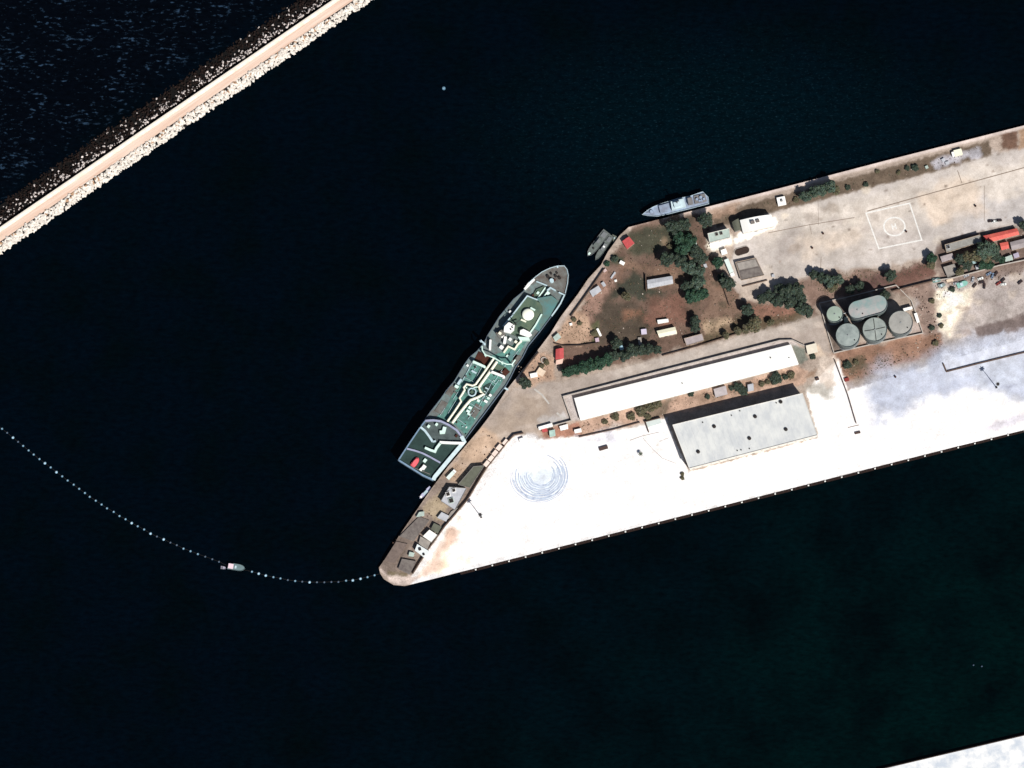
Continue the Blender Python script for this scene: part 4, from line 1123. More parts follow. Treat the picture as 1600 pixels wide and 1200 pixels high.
# replenishment gantries
def gantry(pts, z, mt, legs):
    g = MB().tube([P(x, y, z) for x, y in pts], .55, 8).build('gantry', mt, SHIP)
    for x, y in legs:
        p = P(x, y, z)
        MB().cyl((p.x, p.y), .75, ZD + .02, z, 10).build('gantry_post', mt, g)
gantry([(753, 541), (753.5, 547), (758, 554), (771, 558.5), (784, 566), (792, 569), (800, 569), (805, 562)], ZD + 9, H_MINT, [(758, 554), (784, 566), (800, 569)])
def crossbeam(a_, b_, wd, z, mt):
    c = MB().strip([P(*a_, z), P(*b_, z)], wd, z - .5, z + .5).build('crossbeam', mt, SHIP)
    for e in (a_, b_):
        p = P(*e, z)
        MB().cyl((p.x, p.y), .9, ZD + .02, z - .5, 10).build('crossbeam_post', mt, c)
crossbeam((739, 565), (757, 573), 1.9, ZD + 6, H_MINT)
crossbeam((768, 581), (787, 588.5), 1.9, ZD + 6, H_WHITE)
crossbeam((751, 532), (757, 537), 1.2, ZD + 5, H_PALE)

# long cargo pipes along the deck, the ring round the pump and the hose racks
def pipe(pts, r_, z, mt, nm='cargo_pipe'):
    pp = MB().tube([P(x, y, z) for x, y in pts], r_, 8).build(nm, mt, SHIP)
    MB().strip([P(x, y, z) for x, y in pts], r_ * 1.2, ZD + .02, z - r_ * .6).build('pipe_rack', M_DARK, pp)
ZP = ZD + 3.4
pipe([(771.5, 560), (757, 581), (743, 600.5), (738, 602.5), (729, 600), (724.5, 605.5), (726, 609), (722, 616), (718, 622), (720.5, 627), (712, 640), (705, 650), (699, 658.5)], .85, ZP, H_BUFF)
pipe([(776.5, 565), (766, 580), (748, 605), (751, 612), (756, 615.5), (746, 621), (735, 625), (728, 633), (716, 648), (706.5, 661)], 1.05, ZP, H_BUFF)
pipe([(740, 605), (752, 604)], .5, ZP - .4, H_MINT)
rg = P(737.5, 612.5, ZD + 2.6)
MB().tube([(rg.x + 3.0 * math.cos(k * math.pi / 12), rg.y + 3.0 * math.sin(k * math.pi / 12), ZD + 2.6) for k in range(25)], .6, 8).build('pump_ring', H_PALE, SHIP)
MB().cyl((rg.x, rg.y), 1.3, ZD + .02, ZD + 2.8, 14).build('pump', H_OLIVE, SHIP)
for x, y, sx, sy, h_, mt in ((713.5, 604, 3.0, 2.2, 2.5, H_MINT), (718, 596.5, 1.8, 5, 3, H_PALE), (740.5, 581, 4.2, 1.3, 1.6, H_PALE), (730.5, 571, 1.6, 1.6, 1.4, H_WHITE), (766, 617.5, 1.9, 1.9, 2, H_WHITE), (763, 622, 2, 1.6, 2, H_MINT), (759, 627, 2.6, 1.8, 2, H_WHITE),
                            (747.5, 626, 2.2, 2.0, 1.6, H_MINT), (734.5, 637, 2.6, 2.2, 2.0, H_MINT), (731.5, 642.5, 2.8, 1.8, 2.0, H_MINT), (732.5, 647, 2.6, 1.4, 1.5, H_MINT), (761, 607, 3, 1.0, 1.4, H_PALE), (755, 595, 1.2, 1.2, 1.2, H_PALE), (716, 630, 1.2, 1.2, 1.6, H_PALE), (711, 613, 2.0, 1.0, 1.4, H_FORE)):
    p = P(x, y, ZD + h_)
    MB().box((p.x, p.y, 0), (sx, sy, h_), .93 if sx == sy else (-.5 if sx > sy else -.6), z0=ZD + .03).build('deck_fitting', mt, SHIP)
for poly, mt in (([(748, 549), (768, 558), (758, 575), (741, 563)], H_RUST), ([(772, 583), (790, 574), (797, 581), (786, 591)], H_RUST), ([(774, 567), (790, 574), (786, 580), (772, 577)], H_OLIVE), ([(800, 545), (812, 551), (803, 563), (792, 558)], H_TEAL), ([(805, 553), (816, 557), (808, 570), (799, 566)], H_FORE),
                 ([(690, 625), (700, 630), (690, 648), (679, 642)], H_FORE), ([(754, 605), (766, 598), (772, 604), (760, 620)], H_DECK2), ([(744, 630), (754, 636), (742, 654), (733, 648)], H_FORE), ([(704, 602), (714, 607), (704, 620), (696, 615)], H_FORE)):
    MB().prism(px_poly(poly, ZD + .5), ZD + .02, ZD + .5).build('deck_hatch', mt, SHIP)
random.seed(31)
TD = [(764, 557), (742, 566), (728, 582), (716, 600), (694, 640), (712, 664), (728, 680), (758, 632), (780, 604), (795, 580), (806, 562)]
placed = 0
while placed < 46:
    x, y = random.uniform(690, 806), random.uniform(557, 680)
    if sdist(np.array([x]), np.array([y]), TD)[0] < 1: continue
    s1, s2, h_ = random.uniform(.5, 1.6), random.uniform(.4, 1.0), random.uniform(.4, 1.6)
    p = P(x, y, ZD + h_)
    MB().box((p.x, p.y, 0), (s1, s2, h_), random.choice((.93, .93, -.64)), z0=ZD + .02).build('deck_fitting', random.choice((H_MINT, H_PALE, H_PALE, H_WHITE, H_FORE, H_RUST, M_DARK)), SHIP)
    placed += 1
rl = MB()
for (a_, b_) in (((733, 577), (723, 593)), ((746, 570), (738, 583)), ((765, 606), (752, 625)), ((780, 593), (769, 608)), ((716, 612), (708, 624)), ((741, 641), (731, 655)), ((695, 637), (687, 650)), ((812, 545), (802, 558)), ((727, 590), (745, 599)), ((722, 597), (741, 560)), ((760, 590), (775, 600)), ((735, 630), (750, 640)), ((712, 626), (700, 646)), ((770, 595), (748, 636)), ((785, 577), (772, 597)), ((716, 655), (728, 664)), ((755, 570), (735, 606))):
    rl.tube([P(*a_, ZD + .9), P(*b_, ZD + .9)], .16, 5)
rl.build('deck_pipework', H_PALE, SHIP)

# poop with its tall pale screens
ZS = ZD + 3.2
PO = [(621.5, 719), (640, 690), (655, 668), (664, 656.5), (677, 655.5), (689, 657), (702, 663), (714, 671), (722, 681), (726.5, 690), (704, 717), (680, 746), (677.5, 751), (660, 743.5)]
po = slab(PO, ZD + .02, ZS).build('poop', H_DECK2, SHIP)
slab([(660, 664), (666, 659), (678, 658), (690, 660), (703, 666), (714, 674), (722, 684), (724, 690), (688, 690), (678, 690), (668, 679)], ZS + .004, ZS + .02).build('poop_deck', M('grey_green_poop', (92, 104, 104), .85, .35, .2, second=(74, 84, 84)), po)
PE = ins(PO, 1.2)
MB().strip([P(x, y, ZS + 1.5) for x, y in PE[0:4]], .9, ZS + .01, ZS + 1.6).build('poop_bulwark', M('bluish_screen', (134, 162, 188), .6, .2, .3), po)
MB().strip([P(x, y, ZS + 1.5) for x, y in PE[3:9]], 1.5, ZS + .01, ZS + 1.9).build('poop_front', M('violet_grey_screen', (176, 180, 208), .6, .2, .3), po)
MB().strip([P(x, y, ZS + 1.5) for x, y in PE[8:13]], 2.9, ZS + .01, ZS + 1.9).build('poop_bulwark', M('sunlit_screen', (226, 246, 250), .6, .15, .3), po)
MB().strip([P(x, y, ZS + 1.5) for x, y in (PE[12], PE[13], PE[0])], 1.3, ZS + .01, ZS + 1.6).build('taffrail', M('bluish_screen', (134, 162, 188)), po)
for pts, wd, mt in (([(657, 667), (664, 673), (670, 681), (676, 690)], 1.7, H_PALE), ([(725, 692.5), (706, 692), (687, 691)], 1.9, H_WHITE), ([(688, 692), (682, 700), (679.5, 705.5), (672, 703), (664, 699.5)], 1.8, H_MINT), ([(676, 690), (681, 689)], 1.2, H_PALE)):
    MB().strip([P(x, y, ZS + 2.4) for x, y in pts], wd, ZS + .01, ZS + 2.6).build('wind_screen', mt, po)
MB().strip([P(x, y, ZS + 1) for x, y in ((636, 701), (648, 704), (660, 708), (672, 714), (688, 723))], 1.3, ZS + .01, ZS + 1.2).build('deck_edge', M('violet_grey_screen', (150, 150, 182)), po)
for x, y, s_, h_, mt in ((669.5, 666, 2.4, 2.4, H_MINT), (682, 663, 2.2, 2.6, H_MINT), (664, 719.5, 3.0, 1.6, H_MINT), (662, 730, 3.6, 2.4, H_WHITE), (658, 733, 2.6, 1.8, H_WHITE), (713, 681, 2.2, 1.2, H_RUST)):
    p = P(x, y, ZS + h_)
    MB().box((p.x, p.y, 0), (s_, s_ * .75, h_), .93, z0=ZS + .02).build('ventilator', mt, po)
MB().strip([P(x, y, ZS + 2) for x, y in ((695, 667), (693, 675), (687, 675.5))], 2.6, ZS + .02, ZS + 2.2).build('ventilator', H_MINT, po)
MB().strip([P(x, y, ZS + .5) for x, y in ((640, 738 - 10), (672, 741))], .7, ZS + .02, ZS + .7).build('deck_edge', H_FORE, po)

lbp = P(649, 722, ZS + 2)
LB = thing('lifeboat', 'red covered lifeboat on the stern of the supply ship', 'lifeboat', (lbp.x, lbp.y, ZS))
def boat_shape(c, L_, B_, z0, z1, ang, n=9, stern=.75):
    top = []; 
    for k in range(n + 1):
        t = k / n; top.append((L_ * (t - .5), B_ / 2 * min(1, stern + t * 1.2) * math.sqrt(max(0, 1 - max(0, (t - .45) / .55) ** 2.2))))
    for k in range(n - 1, -1, -1):
        t = k / n; top.append((L_ * (t - .5), -B_ / 2 * min(1, stern + t * 1.2) * math.sqrt(max(0, 1 - max(0, (t - .45) / .55) ** 2.2))))
    ca, sa = math.cos(ang), math.sin(ang)
    tr = lambda q, f: (c[0] + q[0] * f * ca - q[1] * f * sa, c[1] + q[0] * f * sa + q[1] * f * ca)
    return [tr(q, 1) for q in top], [tr(q, .82) for q in top]
a_ship = math.atan2(.804, .594)
t_, b_ = boat_shape((lbp.x, lbp.y), 8.2, 4.2, 0, 0, a_ship)
MB().prism(t_, ZS + .3, ZS + 1.9, b_).build('hull', H_RED, LB)
t2, b2 = boat_shape((lbp.x, lbp.y), 7.2, 3.4, 0, 0, a_ship)
MB().prism(b2, ZS + 1.92, ZS + 2.7, t2).build('canopy', M('lifeboat_canopy', (252, 116, 124), .6, .1, .6), LB)
MB().box((lbp.x, lbp.y, 0), (1.2, 3.4, .3), a_ship, z0=ZS + .01).build('cradle', M_DARK, LB)

# gangway
gw = thing('gangway', 'short grey gangway from the supply ship to the quay', 'gangway', P(789, 606, G))
MB().strip([P(786, 604, ZD), P(794, 609, G + .2)], 1.4, G + .1, G + .5).build('walkway', H_PALE, gw)

# ------------------------------------------------------------------ patrol corvette
CV_H = M('corvette_hull', (128, 146, 172), .6, .15, .2)
CV_D = M('corvette_deck', (166, 184, 208), .75, .2, .2, second=(138, 146, 164))
CV_W = M('corvette_house', (214, 234, 240), .6, .15, .3)
CV_B = M('corvette_aft_deck', (142, 138, 138), .8, .3, .25)
CO = [(1003, 335.5), (1010, 329), (1020, 322.8), (1032, 318), (1046, 313.5), (1058, 309.8), (1079, 305.5), (1090, 301.5), (1098, 299), (1107, 308), (1108, 318.5), (1084, 325), (1058, 331.5), (1040, 336), (1028, 338.3), (1012, 337.3)]
CV = thing('corvette', 'pale blue-grey patrol corvette with a pointed bow moored at the northern quay', 'warship', P(1055, 320, 0))
hull(CV, 'hull', CO, 4.2, CV_H, ((1104, 310), (1003, 335.5)), .84, -1.5)
slab(ins(CO, .5), 4.15, 4.25).build('deck', CV_D, CV)
MB().strip([P(x, y, 4.6) for x, y in ins(CO, .6)], .2, 4.26, 5.0, closed=True).build('railing', CV_W, CV)
d1 = slab([(1029, 321.5), (1045, 317), (1047.5, 329), (1032, 333)], 4.26, 6.6).build('forward_house', CV_D, CV)
d2 = slab([(1048, 315), (1068, 310), (1072, 322.5), (1050, 328)], 4.26, 9.0).build('bridge', CV_W, CV)
slab([(1052, 316.5), (1062, 314), (1064, 321), (1054, 324)], 9.01, 11).build('wheelhouse', CV_W, d2)
p = P(1058, 317, 11)
ms = MB().cyl((p.x, p.y), .4, 11.01, 19, 8, .15).build('mast', M_DARK, CV)
MB().box((p.x, p.y, 17), (3.2, .4, .3), .3).build('radar_bar', M_DARK, ms)
slab([(1056, 321), (1066, 318.5), (1067, 323), (1057, 326)], 4.27, 7).build('side_house', H_WHITE, CV)
slab([(1074, 309.5), (1081, 308), (1083, 318), (1076, 320)], 4.27, 8.2).build('funnel', CV_B, CV)
slab([(1084, 306), (1101, 302.5), (1104.5, 314), (1086, 318.5)], 4.27, 5.4).build('aft_deckhouse', CV_B, CV)
for x, y, r_ in ((1089, 311.5, 1.1), (1095, 308.5, 1.2), (1093, 314, .9), (1100, 311, 1.0)):
    p = P(x, y, 6); MB().cyl((p.x, p.y), r_, 5.41, 6.8, 10).build('deck_fitting', CV_D, CV)
def gun(root, x, y, z, ang, s_):
    p = P(x, y, z + 1)
    t = MB().cyl((p.x, p.y), 1.7 * s_, z, z + 1.8 * s_, 14, 1.1 * s_).build('gun_turret', CV_D, root)
    MB().tube([(p.x, p.y, z + 1.2 * s_), (p.x + 4.6 * s_ * math.cos(ang), p.y + 4.6 * s_ * math.sin(ang), z + 1.7 * s_)], .16 * s_).build('gun_barrel', M_DARK, t)
gun(CV, 1017.5, 330.5, 4.26, math.pi + .25, 1)
gun(CV, 1096, 313, 5.42, .2, .7)

# ------------------------------------------------------------------ small craft
def craft(name, label, cat, bow, stern, beam, zt, hm, dm_, cabins, group=None, fine=.62):
    b0, s0 = P(*bow, zt), P(*stern, zt)
    d = (b0 - s0); L_ = d.length; ang = math.atan2(d.y, d.x); c = (b0 + s0) / 2
    root = thing(name, label, cat, (c.x, c.y, 0), group)
    def outline(f, bw_=0):
        half = []
        for k in range(11):
            t = k / 10
            half.append((L_ * (t - .5) * (f if t > .5 else 1), beam / 2 * f * (1 if t < fine else math.sqrt(max(0, 1 - ((t - fine) / (1 - fine)) ** 1.8)))))
        pts = half + [(x, -y) for x, y in reversed(half[:-1])]
        ca, sa = math.cos(ang), math.sin(ang)
        return [(c.x + x * ca - y * sa, c.y + x * sa + y * ca) for x, y in pts]
    MB().prism(outline(1), -.5, zt, outline(.8)).build('hull', hm, root)
    dk_ = MB().prism(outline(.9), zt + .005, zt + .08).build('deck', dm_, root)
    MB().strip(outline(.97)[:-1], .14, zt + .006, zt + .45, closed=True).build('gunwale', hm, root)
    for (t0, t1, bw_, z0, z1, mt, nm) in cabins:
        cc = s0 + d * ((t0 + t1) / 2)
        MB().box((cc.x, cc.y, 0), (L_ * (t1 - t0), bw_, z1 - z0), ang, z0=zt + .085 + z0).build(nm, mt, root)
    return root
B_GREY = M('patrol_boat_grey', (132, 136, 138), .7, .25, .4)
B_GREEN = M('patrol_boat_green_grey', (116, 124, 120), .75, .3, .5)
craft('patrol_boat', 'outer of two grey patrol boats, with a bright pale bow, at the quay corner', 'boat', (918, 400), (948, 361.5), 6.2, 1.8, B_GREY, B_GREEN,
      [(.30, .62, 3.0, 0, 1.9, B_GREEN, 'wheelhouse'), (.36, .5, 2.2, 1.91, 2.9, B_GREY, 'upper_deck'), (.06, .24, 3.6, 0, .7, B_GREY, 'engine_cover'), (.66, .72, 1.2, 0, .8, M_DARK, 'gun_mount'), (.86, .95, 1.5, 0, .3, H_MINT, 'bow_hatch')], 'patrol boats moored at the quay corner')
craft('patrol_boat', 'inner of two grey patrol boats, tied between its neighbour and the quay', 'boat', (930, 406.5), (956, 368), 4.4, 1.7, B_GREEN, B_GREEN,
      [(.35, .62, 2.4, 0, 1.8, B_GREY, 'wheelhouse'), (.44, .50, 1.6, 1.81, 2.6, H_WHITE, 'upper_deck'), (.08, .26, 2.8, 0, .6, B_GREY, 'engine_cover')], 'patrol boats moored at the quay corner')
pt = thing('pontoon', 'short grey-green pontoon between the patrol boats and the red boat house', 'pontoon', P(961, 379, 0))
MB().prism(px_poly([(957, 366), (965, 370), (964, 380), (962, 389), (956, 388), (958, 378)], 1.2), -.4, 1.2).build('deck', M('pontoon_deck', (118, 124, 112), .8, .4, .5), pt)
for x, y in ((960, 372), (960, 384)):
    p = P(x, y, 1.6); MB().cyl((p.x, p.y), .5, 1.21, 2.0, 10).build('bollard', H_PALE, pt)
craft('dinghy', 'small pale lilac launch tied to the quay just behind the supply ship', 'boat', (655.5, 779), (673, 761.5), 3.0, 1.0, M('dinghy_lilac', (170, 172, 204), .6, .15, .5), M('dinghy_deck', (206, 206, 232), .6, .1, .5),
      [(.3, .62, 1.9, 0, 1.1, H_PALE, 'cabin'), (.8, .92, 1.6, 0, .5, H_WHITE, 'bow_locker')])
craft('workboat', 'small workboat with a pinkish white cabin lying on the float boom', 'boat', (383, 888.5), (356, 884), 5.2, 1.2, M('workboat_hull', (104, 128, 132), .6, .2, .5), M('workboat_deck', (118, 142, 146), .7, .2, .5),
      [(.04, .32, 3.8, 0, 1.8, M('workboat_cabin', (252, 226, 236), .6, .1, .5), 'cabin'), (.4, .5, 2.2, 0, .8, H_PALE, 'winch')])
craft('dinghy', 'tiny grey-lilac tender beside the stern of the workboat', 'boat', (353, 888), (345, 886.5), 2.2, .7, M('tender_grey', (150, 150, 165), .6, .15, .5), M('tender_deck', (175, 172, 190), .6, .1, .5), [(.2, .4, 1.2, 0, .4, H_FORE, 'thwart')])

# ------------------------------------------------------------------ float boom and buoys
M_FLOAT = M('float_blue_grey', (104, 146, 172), .6, .2, .6)
M_FLOATB = M('float_pale', (158, 200, 224), .6, .15, .6)
M_FLOATD = M('float_dull', (76, 98, 122), .7, .2, .6)
W_FL = [(3, 669.7), (11, 676), (20, 683.5), (28, 690), (36, 696.5), (44.5, 703.5), (52.5, 710), (61.5, 717), (70, 723.5), (79, 730), (88, 737.5), (97, 744), (105.5, 750.5), (115, 757), (123.5, 763.5), (132.5, 770), (140, 776), (149.5, 782), (158.5, 788), (167, 794), (177.5, 799.5), (186.5, 806), (196, 811), (205.5, 817), (215, 822), (225, 827), (235, 833.5), (245, 838), (255.5, 842.5), (266, 847.5), (276, 851.5), (286.5, 857), (297.5, 861), (309, 865.5), (320.5, 869.5), (331.5, 873.5), (342, 877.5)]
E_FL = [(393.5, 893), (404, 896), (415, 899), (427, 901.5), (438, 903.5), (449.5, 906), (461, 907.5), (472, 908.5), (483.5, 909.5), (495, 909.5), (506.5, 909.5), (517.5, 909), (528.5, 909), (540.5, 907), (551, 906.5), (563, 904), (574, 901.5), (585, 898.5)]
def float_proto(mat, mat2, scale, tilt):
    root = thing('boom_float', 'x', 'float', (0, 0, 0))
    mb = MB(); mb.sphere((0, 0, .35), 1.0 * scale, 14, 10, .85)
    mb.build('body', mat, root, local=True, smooth=True)
    MB().cyl((0, 0), .3, .35 + .7 * scale, .35 + 1.15 * scale, 10).build('lifting_eye', mat2, root, local=True)
    return root
FP = [float_proto(M_FLOAT, H_PALE, .95, 0), float_proto(M_FLOATB, H_WHITE, 1.12, 0), float_proto(M_FLOATD, H_FORE, .85, 0)]
def put(proto, loc, label, group, rz=0.0, sc=1.0, used=set()):
    if proto.name not in used:
        used.add(proto.name); o = proto
    else:
        o = proto.copy(); C.objects.link(o)
        for ch in proto.children:
            c = ch.copy(); C.objects.link(c); c.parent = o
            for g in ch.children:
                d = g.copy(); C.objects.link(d); d.parent = c
    o.location = loc; o.rotation_euler = (0, 0, rz); o.scale = (sc, sc, sc)
    tag(o, label, None, group)
    return o
random.seed(5)
BRIGHT_W = {2, 8, 10, 23, 26, 28}; DULL_W = {1, 3, 29, 30, 34, 35, 36, 27}
BRIGHT_E = {1, 8, 14, 15, 2}; DULL_E = {2, 5, 7, 9, 10, 11, 12}
GRP = 'floats strung along the harbour boom'
for part, fl, br, du in (('western', W_FL, BRIGHT_W, DULL_W), ('eastern', E_FL, BRIGHT_E, DULL_E)):
    for k, (x, y) in enumerate(fl):
        side = 'left of the workboat' if part == 'western' else 'between the workboat and the quay tip'
        if k in br: pr, lb = FP[1], 'bright pale blue float of the boom ' + side
        elif k in du: pr, lb = FP[2], 'dull grey-blue float of the boom ' + side
        else: pr, lb = FP[0], 'plain blue-grey float of the boom ' + side
        q_ = P(x, y, .6)
        put(pr, (q_.x, q_.y, 0), lb, GRP + ' ' + side, random.uniform(0, 6))
cb = thing('boom_cable', 'thin dark cable that joins the row of floats across the harbour mouth', 'cable', P(300, 860, 0))
MB().tube([P(x, y, .12) for x, y in [(-60, 620)] + W_FL + [(360, 886)] + E_FL + [(596, 896)]], .1, 5).build('cable', M_DARK, cb)
by = thing('mooring_buoy', 'lone blue-grey mooring buoy out in the basin, near the breakwater', 'buoy', P(693.5, 138, 0))
p = P(693.5, 138, .8)
MB().cyl((p.x, p.y), 1.3, -.4, 1.1, 16).build('body', M_FLOAT, by)
MB().cyl((p.x, p.y), .35, 1.11, 1.8, 8).build('mooring_ring', H_PALE, by)
for k, (x, y, lb) in enumerate(((1521, 1039, 'left of two tiny pale buoys off the lower right quay'), (1534, 1041, 'right of two tiny pale buoys off the lower right quay'))):
    b_ = thing('marker_buoy', lb, 'buoy', P(x, y, 0), 'marker buoys off the lower right quay')
    p = P(x, y, .4); MB().sphere((p.x, p.y, .2), .7, 10, 8).build('body', M_FLOATD, b_, smooth=True)
    MB().cyl((p.x, p.y), .12, .75, 1.5, 6).build('staff', H_FORE, b_)
# ------------------------------------------------------------------ trees
M_LEAF = attr_mat('foliage', 0.8, 0.8, (0.5, 2.0), 0.1)
M_BARK = M('bark', (96, 82, 70), 0.95, 0.4, 1.2, bump=0.4)
def crown_mesh(name, seed, tint, lobes=7, n=1500, flat=.72):
    rng = random.Random(seed)
    ctr = [(0, 0, 0, .62)]
    for k in range(lobes):
        a = 6.283 * k / lobes + rng.uniform(-.4, .4); d = rng.uniform(.38, .66)
        ctr.append((d * math.cos(a), d * math.sin(a), rng.uniform(-.25, .3), rng.uniform(.26, .44)))
    vs = []; fs = []; col = []
    base = np.array(alb(tint))
    for k in range(n):
        c = ctr[rng.randrange(len(ctr))] if rng.random() > .12 else ctr[0]
        u, v = rng.uniform(-1, 1), rng.uniform(0, 6.283)
        rr = c[3] * rng.uniform(.55, 1.08) * (1 + .12 * math.sin(5 * v))
        s_ = math.sqrt(1 - u * u)
        nrm = Vector((s_ * math.cos(v), s_ * math.sin(v), u))
        p = Vector((c[0], c[1], c[2])) + nrm * rr
        p.z *= flat
        nn = (nrm + Vector((rng.uniform(-.7, .7), rng.uniform(-.7, .7), rng.uniform(-.2, .9)))).normalized()
        t = nn.orthogonal().normalized(); b = nn.cross(t)
        a = rng.uniform(0, 3.14); t, b = t * math.cos(a) + b * math.sin(a), b * math.cos(a) - t * math.sin(a)
        sz = rng.uniform(.06, .125)
        i = len(vs)
        vs += [p + t * sz * 1.5, p + b * sz * .8, p - t * sz * 1.5, p - b * sz * .8]
        fs.append((i, i + 1, i + 2, i + 3))
        f = rng.uniform(.65, 1.4)
        cc = base * f * np.array([rng.uniform(.85, 1.2), 1, rng.uniform(.8, 1.15)])
        col += [cc] * 4
    me = bpy.data.meshes.new(name)
    me.from_pydata([tuple(v) for v in vs], [], fs)
    at = me.color_attributes.new('Col', 'FLOAT_COLOR', 'POINT')
    buf = np.ones((len(vs), 4), np.float32); buf[:, :3] = np.array(col)
    at.data.foreach_set('color', buf.ravel())
    me.materials.append(M_LEAF)
    return me
def trunk_mesh(seed):
    rng = random.Random(seed)
    mb = MB()
    mb.tube([(0, 0, -1.4), (.03, .02, -.8), (.0, .03, -.2), (.02, 0, .2)], [.085, .07, .055, .03], 7)
    for k in range(5):
        a = 6.283 * k / 5 + rng.uniform(-.4, .4)
        mb.tube([(.02, .02, -.75 + .1 * k), (.25 * math.cos(a), .25 * math.sin(a), -.3 + .08 * k), (.55 * math.cos(a), .55 * math.sin(a), .05 + .05 * k)], [.045, .03, .012], 5)
    me = bpy.data.meshes.new('trunk')
    me.from_pydata(mb.v, [], mb.f)
    me.materials.append(M_BARK)
    return me
TINT = {'d': (68, 82, 72), 'g': (58, 86, 70), 'o': (106, 104, 84), 't': (82, 100, 88)}
CR = {t: [crown_mesh('crown_leaves', hash_ + 13 * i, TINT[t], 6 + i, 1500) for i in range(3)] for t, hash_ in (('d', 1), ('g', 2), ('o', 3), ('t', 4))}
TR = [trunk_mesh(i) for i in range(3)]
random.seed(21)
def tree(x, y, r, tint, label, group=None, name='tree', squat=1.0):
    R_ = r * PX * (1.2 if name == 'tree' else 1.1)
    hgt = R_ * 1.0 + 1.6 if name == 'tree' else R_ * .45
    c = P(x, y, G + hgt)
    root = thing(name, label, 'tree' if name == 'tree' else 'shrub', (c.x, c.y, G), group)
    k = random.randrange(3)
    for nm, me, sc in (('trunk', TR[k], (R_, R_, hgt / 1.4)), ('crown', CR[tint][k], (R_, R_ * random.uniform(.9, 1.05), R_ * squat))):
        o = bpy.data.objects.new(nm, me); C.objects.link(o); o.parent = root
        o.location = (0, 0, hgt); o.scale = sc; o.rotation_euler = (0, 0, random.uniform(0, 6.28) if nm == 'crown' else 0)
    return root
ROW = 'row of green trees along the grey road'
for x, y, r, lb in ((887, 580, 9.5, 'westernmost tree of the roadside row, just below the red gatehouse'), (899, 577, 9, 'second tree from the west end of the roadside row'), (911, 573.5, 10, 'third tree from the west end of the roadside row'), (923, 571, 10, 'fourth tree from the west end of the roadside row'),
                    (936, 567, 11, 'broad fifth tree from the west end of the roadside row'), (948, 562, 10, 'sixth tree from the west end of the roadside row'), (959, 557, 9, 'seventh tree from the west of the roadside row, before the pale blue tank'), (975, 556, 9, 'roadside tree right below the small pale blue tank'),
                    (988, 548, 10, 'roadside tree right of the small pale blue tank'), (1001, 547, 9, 'roadside tree third from the eastern end of the row'), (1014, 545, 8.5, 'roadside tree second from the eastern end of the row'), (1026, 546, 8, 'small roadside tree at the eastern end of the row, below the cream shed'), (963, 536, 9, 'blue-green tree behind the roadside row, north of it by the yard')):
    tree(x, y, r, 'g' if x < 955 else 'd', lb, ROW)
GR = 'trees of the grove in the planted yard'
for x, y, r, t, lb in (
    (1102, 344, 11.5, 'd', 'dark tree standing alone at the quay behind the stern of the corvette'), (1052, 354, 12, 'd', 'large dark tree near the quay beside the middle of the corvette'), (1069, 351, 10, 'd', 'dark tree right of the large one beside the middle of the corvette'),
    (1062, 373, 10, 'g', 'green tree at the north-west of the grove, below the quay pair'), (1068, 387, 11, 'g', 'bright green tree in the north of the grove'), (1079, 376, 10, 'g', 'small green tree at the edge of the grove, left of the pale green office'),
    (1041, 405, 12, 'd', 'dark tree at the far western side of the grove'), (1062, 407, 11, 'd', 'dark tree second from the western side of the grove'), (1088, 394, 10, 'd', 'dark tree in the grove nearest to the pale green office'), (1095, 403, 10, 'd', 'dark tree at the eastern side of the grove, below the office'),
    (1077, 417, 12, 't', 'large grey-green tree in the middle of the grove'), (1092, 424, 10, 't', 'grey-green tree right of the middle one in the grove'), (1090, 440, 11, 't', 'grey-green tree in the lower grove, right of the pale bungalow'), (1073, 447, 9, 'd', 'dark tree just right of the pale bungalow in the grove'),
    (1081, 463, 12, 'g', 'big bright green tree at the southern end of the grove'), (1096, 459, 10.5, 'g', 'bright green tree right of the big one at the southern end of the grove'), (1122, 409, 8.5, 'g', 'small green tree left of the parked white lorry'), (1137, 442, 12.5, 'd', 'dark tree just below the parked white lorry'), (1128, 434, 7.5, 'd', 'little dark tree left of the dark one below the parked lorry')):
    tree(x, y, r, t, lb, GR)
for x, y, r, t, lb in (
    (1086, 501, 8, 'd', 'lone dark tree in the brown yard above the pinkish garage'), (1086, 512, 8, 'd', 'dark tree touching the top of the pinkish garage'), (1168, 484, 9.5, 'd', 'lone round dark tree at the end of the workshop road'), (1179, 507, 12, 'o', 'wide olive tree beside the grey road, east of the garage'),
    (1166, 513, 8, 'o', 'smaller olive tree left of the wide one beside the grey road'), (1204, 504, 5.5, 'o', 'very small olive tree right of the wide one beside the grey road'), (1152, 517, 6.5, 'o', 'small olive tree in the verge between garage and wide olive tree'), (1134, 524, 6, 'o', 'tiny olive tree in the verge nearest the pinkish garage'), (978, 463, 7.5, 'o', 'lone olive tree in a ring of pale soil on the dark lawn'), (821, 598, 9.5, 'd', 'dark tree at the end of the inner quay wall, beside the berth road')):
    tree(x, y, r, t, lb)
CL = 'dark trees west of the storage tanks'
for x, y, r, lb in ((1190, 467, 8, 'westernmost tree of the dark clump west of the tanks'), (1202, 462, 9, 'tree second from the west in the dark clump west of the tanks'), (1215, 470, 10, 'lower middle tree of the dark clump west of the tanks'), (1217, 451, 8, 'small tree at the top left of the dark clump west of the tanks'),
                    (1230, 455, 12, 'largest tree of the dark clump west of the tanks'), (1245, 452, 11, 'top right tree of the dark clump west of the tanks'), (1234, 471, 11, 'tree in the centre right of the dark clump west of the tanks'), (1251, 466, 9, 'tree at the right side of the dark clump west of the tanks'), (1252, 483, 11, 'lowest tree of the dark clump, beside the grey road'), (1263, 487, 9, 'tree of the dark clump closest to the tank yard wall')):
    tree(x, y, r, 'd', lb, CL)
